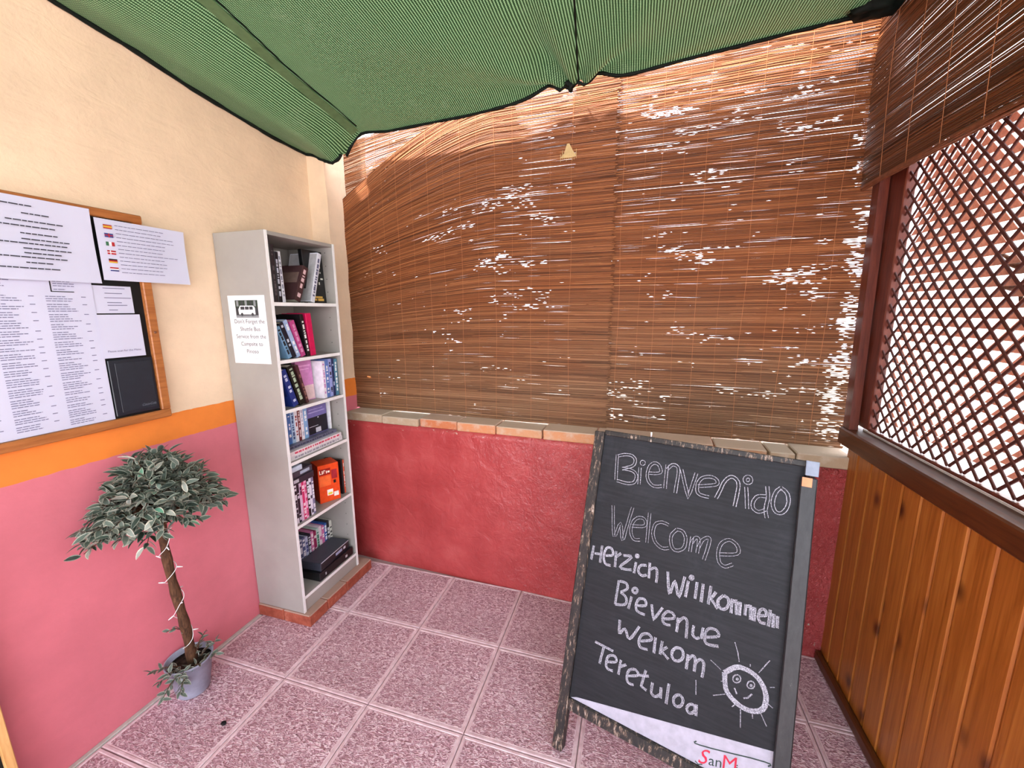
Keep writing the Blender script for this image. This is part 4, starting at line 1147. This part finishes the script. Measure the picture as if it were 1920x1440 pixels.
def leaf_mesh(L, w, bend, fold, name='leaf'):
    n = 5; vs = []; fs = []; ed = []
    for i in range(n+1):
        t = i/n; ww = w*math.sin(math.pi*min(1, t*0.93+0.05))**0.8*(1-0.25*t); x = L*t; z = -bend*L*t*t
        for k, s in enumerate((-1, 0, 1)):
            vs.append((x, s*ww/2, z+(fold*ww*0.5 if s else 0))); ed.append(1.0 if s else (0.75 if i in (0, n) else 0.0))
    for i in range(n):
        for k in range(2): a = i*3+k; fs.append((a, a+1, a+4, a+3))
    me = bpy.data.meshes.new(name); me.from_pydata(vs, [], fs); me.materials.append(MLEAF)
    at = me.attributes.new('edge', 'FLOAT', 'POINT'); at.data.foreach_set('value', ed)
    for p in me.polygons: p.use_smooth = True
    return me
LM = [leaf_mesh(L, w, b, f) for L, w, b, f in [(0.036, 0.018, .25, .35), (0.032, 0.017, .4, .2), (0.040, 0.017, .15, .45), (0.030, 0.018, .3, .3)]]
lr = random.Random(42)
leaves = []
CX, CY, CZ = 0.062, -0.054, 0.775     # crown base centre relative to pot
def add_leaf(p, d, s, roll):
    d = d.normalized(); up = Vector((0, 0, 1)); sd = up.cross(d)
    if sd.length < .05: sd = Vector((1, 0, 0))
    sd.normalize(); nn = d.cross(sd).normalized()
    Mx = Matrix((d, sd, nn)).transposed() @ Matrix.Rotation(roll, 3, 'X')
    q = Mx.to_4x4(); q = Matrix.Translation(p) @ q @ Matrix.Diagonal((s, s, s, 1))
    leaves.append(q)
twigs = MB()
N = 185
for i in range(N):
    # branch tips over an umbrella-shaped dome, flattened towards the wall
    u = (i+0.5)/N; th = i*2.39996; rad = math.sqrt(u)
    ax = 0.160 if math.cos(th) > 0 else 0.128
    ry = 0.222 if math.sin(th) > 0 else 0.212
    tip = Vector((CX+ax*rad*math.cos(th), CY+ry*rad*math.sin(th), CZ+0.02+0.228*math.cos(rad*1.50)-0.01*rad**3 + lr.choice((0, 0, -0.02, -0.045))+lr.uniform(-.012, .012)))
    if lr.random() < 0.14 and rad > .7: tip += Vector((0.01*math.cos(th), 0.035*math.sin(th), -0.015))
    base = Vector((CX-0.008, CY+0.006, CZ-0.03+lr.uniform(0, .09)))
    mid = (base+tip)/2+Vector((0, 0, 0.03))
    twigs.tube([tuple(base), tuple(mid), tuple(tip)], [0.003, 0.002, 0.001], 5)
    out = (tip-mid).normalized()
    for k in range(11):
        t = 1-k*0.088; p = mid.lerp(tip, max(0.0, t)) if t > 0 else mid
        a = k*2.4+i; side = Vector((math.cos(a), math.sin(a), lr.uniform(-.3, .7)))
        d = (out*0.7+side*0.85+Vector((0, 0, -0.22 if rad > .75 else 0.12))).normalized()
        if p.x + PX + d.x*0.05 < 0.012: d.x = abs(d.x)
        add_leaf(p+Vector((lr.uniform(-.006, .006),)*3), d, lr.uniform(.9, 1.3), lr.uniform(-.9, .9))
crown_n = len(leaves)
def spray(base, tip, n, s=1.0):
    base, tip = Vector(base), Vector(tip); mid = (base+tip)/2+Vector((0, 0, .012))
    twigs.tube([tuple(base), tuple(mid), tuple(tip)], [0.002, 0.0016, 0.001], 5)
    for k in range(n):
        p = base.lerp(mid, 2*k/n) if k < n/2 else mid.lerp(tip, 2*k/n-1)
        a = k*2.4; d = ((tip-base).normalized()*0.7+Vector((math.cos(a), math.sin(a), lr.uniform(-.3, .4)))*0.8)
        if p.x + PX + d.x*0.04 < 0.012: d.x = abs(d.x)
        add_leaf(p, d, s*lr.uniform(.8, 1.05), lr.uniform(-.8, .8))
for b, t, n, s in [((.03, -.02, .12), (.07, -.085, .150), 12, .9), ((.0, -.04, .13), (.02, -.125, .150), 14, .95), ((.05, -.05, .12), (.085, -.100, .100), 12, .9), ((-.01, -.03, .13), (-.03, -.12, .175), 10, .85), ((.02, -.05, .13), (.05, -.14, .10), 12, .9),
                   ((.02, .03, .13), (.04, .09, .160), 10, .85), ((.04, .02, .125), (.085, .05, .140), 9, .85), ((.04, -.03, .12), (.08, -.01, .15), 7, .8), ((.02, .01, .16), (.045, .05, .24), 6, .8), ((0.01, -.01, .28), (.0, -.06, .31), 5, .75), ((.01, .02, .13), (-.03, .07, .15), 7, .8)]:
    spray(b, t, n, s)
twigs.build('twigs', MBARK, tp, kind='stuff')
camv = Vector((1.7456-PX, -1.9715-PY, 1.4963))
order = sorted(range(len(leaves)), key=lambda i: (leaves[i].translation-camv).length)
for i in order[:300]:
    o = link('leaf', LM[i % 4], tp); o.matrix_local = leaves[i]
m = MB(); ed = []
for i in order[300:]:
    me = LM[i % 4]; vv = [tuple(leaves[i] @ q.co) for q in me.vertices]; m.add(vv, [tuple(p.vertices) for p in me.polygons])
    ed += [a.value for a in me.attributes['edge'].data]
me = m.mesh('leaves_behind', MLEAF, True); at = me.attributes.new('edge', 'FLOAT', 'POINT'); at.data.foreach_set('value', ed)
link('leaves_behind', me, tp, kind='stuff')
# string of little lights wound round the trunk
fl_ = empty('fairy_lights', (PX, PY, 0.12), label='white fairy light string wound around the topiary trunk', cat='string lights')
pts = []; 
for i in range(110):
    t = i/109; zc = 0.02+0.60*t; cx, cyy = tc(zc+0.12)
    a = t*2*math.pi*4.2+0.9*math.sin(t*9)+1.0; ra = 0.0215+0.003*math.sin(i*.5)-0.003*t; pts.append((cx+ra*math.cos(a), cyy+ra*math.sin(a), zc))
MB().tube(pts, 0.0012, 5).build('wire', MWHITE, fl_, smooth=True)
for k, i in enumerate(range(5, 108, 9)):
    p = Vector(pts[i]); c = Vector((*tc(p.z+0.12), p.z)); d = (p-c).normalized()+Vector((0, 0, (-.4, .5)[k % 2]))
    d.normalize(); MB().tube([tuple(p), tuple(p+d*0.008), tuple(p+d*0.019)], [0.0024, 0.0026, 0.0012], 6).build('bulb', MWHITE, fl_, smooth=True)

# a little dark stone on the tiles
bm = bmesh.new(); bmesh.ops.create_icosphere(bm, subdivisions=2, radius=1)
for v in bm.verts: v.co = Vector((v.co.x*.011*(1+.15*math.sin(7*v.co.y)), v.co.y*.008*(1+.2*math.sin(9*v.co.x)), v.co.z*.006+.0055))
me = bpy.data.meshes.new('pebble'); bm.to_mesh(me); bm.free(); me.materials.append(MBLACK)
link('pebble', me, loc=(0.360, -1.072, 0), label='small black pebble on the floor tiles in front of the grey pot', cat='pebble')

# ---------------------------------------------------------------- A-frame chalkboard
TI, YAW = 0.3023, -0.2668
ab = empty('sandwich_board', (1.5376, -0.8057, 0), (0, 0, YAW), label='black A-frame chalkboard sign with chalk greetings in six languages', cat='chalkboard')
Rt = Matrix.Rotation(-TI, 4, 'X')      # local: x along the width, y back, z up the board
WB, LB = 0.6636, 1.115
def bb_(name, x0, x1, y0, y1, z0, z1, mat, ch=0.002, **k):
    return MB().box(x0, x1, y0, y1, z0, z1, ch=ch, mat=Rt).build(name, mat, ab, **k)
ztrim = 0.006
bb_('stile', 0.0, 0.036, -0.012, 0.026, 0.005, LB-0.006, MWORN, 0.003)
bb_('stile', WB-0.039, WB, -0.020, 0.026, 0.012, LB-0.045, MGREY, 0.003, label='scuffed dark grey upright')
bb_('top_rail', 0.036, WB-0.018, -0.008, 0.022, LB-0.017, LB+0.001, MWORN, 0.002)
bb_('bottom_rail', 0.036, WB-0.039, -0.010, 0.022, 0.145, 0.182, MWORN, 0.003)
bb_('chalk_panel', 0.030, WB-0.030, 0.002, 0.010, 0.170, LB-0.014, MBOARD, 0.0)
bb_('hinge_plate', WB-0.030, WB+0.001, -0.021, 0.020, LB-0.040, LB+0.002, plain((130, 140, 158), 0.4, 0.4), 0.001, label='silver metal corner plate')
bb_('bare_wood_chip', WB-0.036, WB-0.012, -0.0215, -0.0200, LB-0.072, LB-0.046, plain((222, 150, 112), 0.8), 0.0005)
BR = MB()
for i, p in enumerate([(0.034, 0.1825), (WB-0.039, 0.1825), (WB-0.039, 0.3125), (0.052, 0.1945)]): pass
wp = [(0.040, 0.183), (WB-0.0395, 0.183), (WB-0.0395, 0.3135), (0.060, 0.1925)]
V0 = [tuple(Rt @ Vector((x, 0.0015, z))) for x, z in wp]; V1 = [tuple(Rt @ Vector((x, 0.0005, z))) for x, z in wp]
BR.add(V1+V0, [(0, 1, 2, 3), (7, 6, 5, 4), (0, 4, 5, 1), (1, 5, 6, 2), (2, 6, 7, 3), (3, 7, 4, 0)]); BR.build('white_strip', plain((176, 174, 190), 0.5), ab)
# back frame of the A
RB = Matrix.Translation(Rt @ Vector((0, 0.03, LB-0.02))) @ Matrix.Rotation(TI*0.95, 4, 'X')
def back(name, x0, x1, z0, z1): MB().box(x0, x1, 0.0, 0.022, z0, z1, ch=0.002, mat=RB).build(name, MWORN, ab)
LBk = (Rt @ Vector((0, 0.03, LB-0.02))).z/math.cos(TI*0.95)
back('rear_leg', 0.0, 0.036, -LBk+0.008, 0.0); back('rear_leg', WB-0.036, WB, -LBk+0.008, 0.0)
back('rear_rail', 0.036, WB-0.036, -0.04, 0.0); back('rear_rail', 0.036, WB-0.036, -LBk+0.15, -LBk+0.185)
CH = {"bienvenido":[[[893,10351],[963,9459]],[[916,10305],[1137,10395],[1398,10409],[1544,10274],[1474,10067],[1136,9903]],[[1136,9903],[1463,9903],[1640,9778],[1608,9531],[1394,9437],[998,9450]],[[1732,10053],[1772,9487]],[[1847,10241],[1844,10218],[1830,10199],[1809,10189],[1787,10191],[1769,10204],[1761,10225],[1764,10248],[1778,10267],[1798,10277],[1821,10275],[1839,10262],[1847,10241]],[[2060,9928],[2416,10016],[2359,10239],[2199,10302],[2060,10181],[2000,9915],[2061,9676],[2262,9531],[2512,9586]],[[2604,10317],[2622,9533]],[[2622,10166],[2763,10348],[2927,10318],[2979,10114],[2953,9455]],[[3064,10253],[3357,9398],[3517,10224]],[[3609,9824],[4111,9983],[4118,10131],[3956,10195],[3715,10120],[3598,9921],[3602,9673],[3704,9572],[3955,9556]],[[4154,9566],[4255,9868],[4338,10129],[4493,10307],[4646,10267],[4729,10069],[4684,9441]],[[4935,10091],[5016,9452]],[[5045,10332],[5038,10281],[5010,10239],[4969,10217],[4925,10221],[4891,10250],[4875,10296],[4882,10347],[4909,10390],[4951,10412],[4995,10407],[5029,10378],[5045,10332]],[[5469,10232],[5516,9920],[5490,9546],[5540,9308]],[[5456,9929],[5260,9883],[5156,9696],[5173,9514],[5321,9435],[5490,9546]],[[5817,10263],[5981,10118],[6024,9836],[5914,9562],[5743,9541],[5647,9767],[5696,10099],[5817,10263]]],"welcome":[[[984,8568],[1155,7553],[1319,8043],[1454,7511],[1549,8010],[1655,8668]],[[1703,8051],[2126,8164],[2099,8373],[1912,8387],[1745,8219],[1692,7891],[1819,7646],[2033,7676]],[[2236,8625],[2266,7651]],[[2873,8394],[2665,8429],[2470,8317],[2419,7999],[2541,7730],[2762,7614],[2958,7672]],[[3140,8317],[2994,8098],[3031,7782],[3187,7666],[3396,7801],[3431,8103],[3311,8305],[3140,8317]],[[3608,8224],[3594,7750]],[[3614,8017],[3707,8217],[3808,8177],[3804,7762]],[[3818,7938],[3918,8208],[4065,8318],[4109,8194],[4012,7619]],[[4418,7913],[4885,8070],[4861,8311],[4642,8414],[4445,8257],[4382,7969],[4441,7685],[4602,7602],[4799,7731]]],"herzlich":[[[491,7037],[459,6542]],[[787,7123],[789,6529]],[[548,6782],[809,6822]],[[950,6827],[1195,6920],[1130,7109],[972,7101],[886,6846],[966,6565],[1167,6552]],[[1291,7081],[1325,6546]],[[1300,6876],[1469,7059]],[[1553,7010],[1834,7040],[1492,6599],[1887,6632]],[[1999,6925],[1972,6550]],[[2045,7141],[2043,7122],[2031,7105],[2014,7094],[1996,7094],[1981,7103],[1974,7119],[1976,7138],[1988,7155],[2005,7165],[2024,7166],[2038,7157],[2045,7141]],[[2347,6924],[2154,6864],[2106,6666],[2229,6561],[2384,6629]],[[2440,7044],[2465,6549]],[[2451,6813],[2614,6937],[2699,6821],[2704,6485]],[[3015,6941],[3142,6285],[3261,6725],[3428,6281],[3534,6954]],[[3644,6853],[3618,6348]],[[3771,6997],[3768,6972],[3754,6950],[3732,6937],[3710,6936],[3692,6947],[3683,6968],[3687,6993],[3701,7016],[3722,7029],[3745,7030],[3763,7018],[3771,6997]],[[3897,6903],[3888,6393]],[[4071,6911],[4067,6356]],[[4289,6918],[4269,6362]],[[4441,6787],[4327,6549],[4533,6327]],[[4655,6763],[4522,6585],[4556,6401],[4695,6370],[4799,6521],[4780,6709],[4655,6763]],[[4880,6745],[4891,6329]],[[4889,6651],[4982,6749],[5037,6335]],[[5022,6635],[5101,6727],[5108,6346]],[[5245,6715],[5246,6398]],[[5251,6654],[5358,6724],[5395,6327]],[[5383,6607],[5472,6703],[5479,6328]],[[5586,6525],[5759,6589],[5719,6730],[5613,6691],[5575,6489],[5642,6359],[5779,6365]],[[5851,6779],[5838,6310]],[[5851,6624],[5940,6688],[5944,6321]],[[6034,6677],[6049,6346]]],"bievenue":[[[1513,6160],[1486,5357]],[[1534,6148],[1762,6151],[1821,5988],[1617,5808]],[[1617,5808],[1822,5696],[1813,5475],[1486,5357]],[[1996,5794],[1939,5376]],[[2155,6048],[2149,6007],[2125,5969],[2087,5945],[2047,5942],[2015,5960],[1999,5994],[2005,6036],[2030,6074],[2068,6098],[2108,6101],[2140,6083],[2155,6048]],[[2207,5581],[2466,5675],[2428,5839],[2251,5812],[2168,5603],[2229,5411],[2485,5381]],[[2649,5777],[2757,5326],[2995,5798]],[[3067,5478],[3356,5604],[3307,5740],[3140,5729],[3026,5532],[3083,5346],[3284,5355]],[[3481,5669],[3482,5228]],[[3496,5539],[3639,5728],[3746,5634],[3767,5157]],[[3941,5609],[3939,5342],[4042,5267],[4130,5319]],[[4205,5645],[4179,5306]],[[4314,5402],[4632,5565],[4551,5711],[4354,5670],[4274,5459],[4332,5230],[4661,5276]]],"welkom":[[[1716,4931],[1753,4511],[1913,4718],[2094,4468],[2358,4962]],[[2441,4538],[2770,4709],[2676,4843],[2490,4769],[2399,4559],[2464,4355],[2696,4374]],[[2889,4832],[2891,4342]],[[3099,4804],[3075,4381]],[[3262,4683],[3098,4503],[3339,4344]],[[3746,4663],[3735,4558],[3683,4462],[3604,4402],[3519,4392],[3450,4437],[3417,4524],[3428,4631],[3480,4727],[3560,4787],[3646,4795],[3713,4749],[3746,4663]],[[3871,4715],[3866,4278]],[[3873,4535],[4008,4737],[4089,4627],[4090,4304]],[[4097,4558],[4217,4717],[4329,4622],[4320,4228]]],"teretulua":[[[982,3928],[1634,3875]],[[1295,3874],[1224,3304]],[[1479,3473],[1756,3592],[1694,3742],[1495,3659],[1444,3419],[1507,3268],[1696,3272]],[[1905,3714],[1886,3239]],[[1912,3503],[2098,3641]],[[2198,3339],[2495,3490],[2400,3619],[2214,3519],[2162,3304],[2224,3140],[2402,3144]],[[2717,3739],[2628,3210],[2808,3161]],[[2533,3506],[2830,3601]],[[2959,3472],[2958,3174],[3080,3102],[3214,3220]],[[3224,3445],[3244,3124]],[[3438,3652],[3419,3042]],[[3882,3352],[3874,3263],[3832,3180],[3767,3126],[3698,3116],[3641,3152],[3614,3225],[3622,3316],[3665,3399],[3730,3453],[3800,3462],[3855,3425],[3882,3352]],[[4231,3289],[4223,3221],[4187,3158],[4134,3115],[4077,3104],[4031,3129],[4009,3182],[4018,3250],[4053,3313],[4107,3356],[4164,3366],[4210,3342],[4231,3289]],[[4254,3422],[4272,3098]]],"sun":[[[4890,4621],[5150,4890],[5394,4945],[5675,4867],[5873,4656],[5958,4366],[5895,4074],[5672,3917],[5400,3902],[5140,4015],[4963,4206],[4890,4621]]],"face":[[[5306,4634],[5298,4577],[5267,4523],[5220,4487],[5171,4479],[5132,4502],[5114,4548],[5122,4607],[5153,4661],[5200,4696],[5249,4704],[5288,4681],[5306,4634]],[[5653,4622],[5645,4569],[5617,4519],[5574,4486],[5529,4479],[5494,4500],[5478,4543],[5485,4597],[5514,4647],[5557,4679],[5601,4686],[5636,4665],[5653,4622]],[[5247,4601],[5245,4587],[5237,4573],[5225,4564],[5213,4562],[5203,4568],[5199,4580],[5201,4594],[5209,4608],[5220,4617],[5233,4618],[5242,4613],[5247,4601]],[[5596,4580],[5594,4566],[5586,4552],[5575,4544],[5563,4542],[5554,4547],[5549,4559],[5551,4573],[5559,4586],[5570,4595],[5582,4597],[5592,4591],[5596,4580]],[[5174,4319],[5249,4185]],[[5423,4148],[5524,4212],[5617,4355]],[[4493,4817],[4788,4663]],[[5069,5565],[5174,5296],[5226,5078]],[[5953,5422],[5724,4989]],[[4656,3874],[4962,4051]],[[6014,4721],[6126,4772]],[[5994,4285],[6130,4220]],[[5845,3984],[6032,3685]],[[5662,3862],[5689,3727]],[[5377,3824],[5422,3346]],[[5162,3788],[5231,3888]],[[4820,4348],[4898,4376]],[[5500,5127],[5506,5062]],[[4165,4088],[4209,3683]]],"swash":[[[4360,2438],[4450,2375],[6069,2778],[6147,2703]]],"logo":[[[4373,1854],[4605,2319],[4689,1991],[4985,2085],[5019,2054],[5317,2207]]]}
def chalk(strokes, m, offs=(-1, 1), wd=0.0016, gap=0.0042, seed=0):
    q = random.Random(seed)
    for s in strokes:
        P = [Vector((a/1e4, b/1e4)) for a, b in s]
        # refine the stroke with a smooth curve
        Q = []
        for i in range(len(P)-1):
            p0 = P[max(0, i-1)]; p1 = P[i]; p2 = P[i+1]; p3 = P[min(len(P)-1, i+2)]
            for k in range(4):
                t = k/4
                c = 0.5*((2*p1)+(p2-p0)*t+(2*p0-5*p1+4*p2-p3)*t*t+(3*p1-p0-3*p2+p3)*t**3) if len(P) > 3 else p1.lerp(p2, t)
                Q.append(c)
        Q.append(P[-1])
        for of in offs:
            off = gap*of*0.5
            L = []
            for i, p in enumerate(Q):
                d = Q[min(i+1, len(Q)-1)]-Q[max(i-1, 0)]
                if d.length < 1e-7: d = Vector((0, 1))
                d.normalize(); n = Vector((-d.y, d.x)); L.append((p+n*(off+q.uniform(-.0004, .0004)), n))
            w = wd*q.uniform(.8, 1.2)/2
            vs = []; fs = []
            for i, (p, n) in enumerate(L):
                a = p+n*w; b = p-n*w
                vs += [tuple(Rt @ Vector((a.x, -0.0002, a.y))), tuple(Rt @ Vector((b.x, -0.0002, b.y)))]
                vs[-1] = vs[-1]
                if i: fs.append((2*i-2, 2*i-1, 2*i+1, 2*i))
            vs = [(v[0], v[1], v[2]) for v in vs]
            m.add(vs, fs)
def shift_front(m, d):   # lie just proud of the panel
    nrm = Rt.to_3x3() @ Vector((0, 1, 0)); m.v = [tuple(Vector(v)+nrm*d) for v in m.v]
for i, k in enumerate(['bienvenido', 'welcome', 'herzlich', 'bievenue', 'welkom', 'teretulua']):
    m = MB()
    if k in ('bienvenido', 'welcome'): chalk(CH[k], m, (-1, 1), 0.0018 if k == 'bienvenido' else 0.0014, 0.0085, i)
    else: chalk(CH[k], m, (-1, 0, 1), 0.0020, 0.0058, i)
    shift_front(m, 0.0015); m.build('chalk_word', MCHALK, ab)
def cpart(nm, ss, offs, wd, gap, seed):
    m = MB(); chalk(ss, m, offs, wd, gap, seed); shift_front(m, 0.0015); m.build(nm, MCHALK, ab)
cpart('sun_outline', CH['sun'], (-2, -1, 0, 1, 2), 0.0026, 0.005, 8)
F_ = CH['face']
for i in (0, 1): cpart('sun_eye', [F_[i]], (-.3, .3), 0.0022, 0.003, 9+i); cpart('sun_pupil', [F_[i+2]], (0,), 0.003, 0, 9+i)
for s in F_[4:6]: cpart('sun_mouth', [s], (-.4, .4), 0.0026, 0.003, 12)
for i, s in enumerate(F_[6:]): cpart('sun_ray', [s], (-.3, .3), 0.0018, 0.002, 13+i)
# printed brewery name on the white strip
LR, LG = plain((196, 24, 62), 0.4), plain((24, 52, 46), 0.4)
dz = Rt.to_3x3() @ Vector((0, 0, 1)); nrm = Rt.to_3x3() @ Vector((0, 1, 0)); bdir = Vector((1, 0, 0.285)).normalized(); bd3 = Rt.to_3x3() @ Vector((bdir.x, 0, bdir.z))
def ptx(s, size, u, v, mat, shear=0.0, **k):
    m = MB(); place_text(m, s, size, Rt @ Vector((u, 0.0001, v)), bd3, dz, shear=shear, **k); m.build('printed_name', mat, ab)
ptx('S', 0.058, 0.443, 0.188, LR, 0.25); ptx('an', 0.040, 0.472, 0.197, LG); ptx('M', 0.054, 0.505, 0.206, LR, 0.0); ptx('iguel', 0.034, 0.540, 0.213, LG, spacing=0.9)
m = MB(); chalk(CH['swash'], m, (0,), 0.0034, 0, 3); chalk([[(4380, 1900), (4470, 1848), (4580, 1900)]], m, (0,), 0.003, 0, 4); shift_front(m, 0.0001); m.build('printed_swash', LG, ab)

# ---------------------------------------------------------------- dried branch outside the lattice
db = empty('dried_branch', (W+0.085, -0.655, 1.60), label='dark dried gnarled branch hanging outside the lattice at the right edge', cat='branch')
q = random.Random(17); m = MB()
for k in range(26):
    a = q.uniform(0, 6.28); p = Vector((0, q.uniform(-.10, .03), q.uniform(-.04, .03))); pts = [tuple(p)]
    for i in range(5):
        a += q.uniform(-.8, .8); p = p+Vector((q.uniform(-.006, .006), math.cos(a)*.024, math.sin(a)*.024)); pts.append(tuple(p))
    m.tube(pts, [q.uniform(.010, .016)*(1-.14*i) for i in range(6)], 7)
m.build('twigs', MBARK, db, smooth=True)
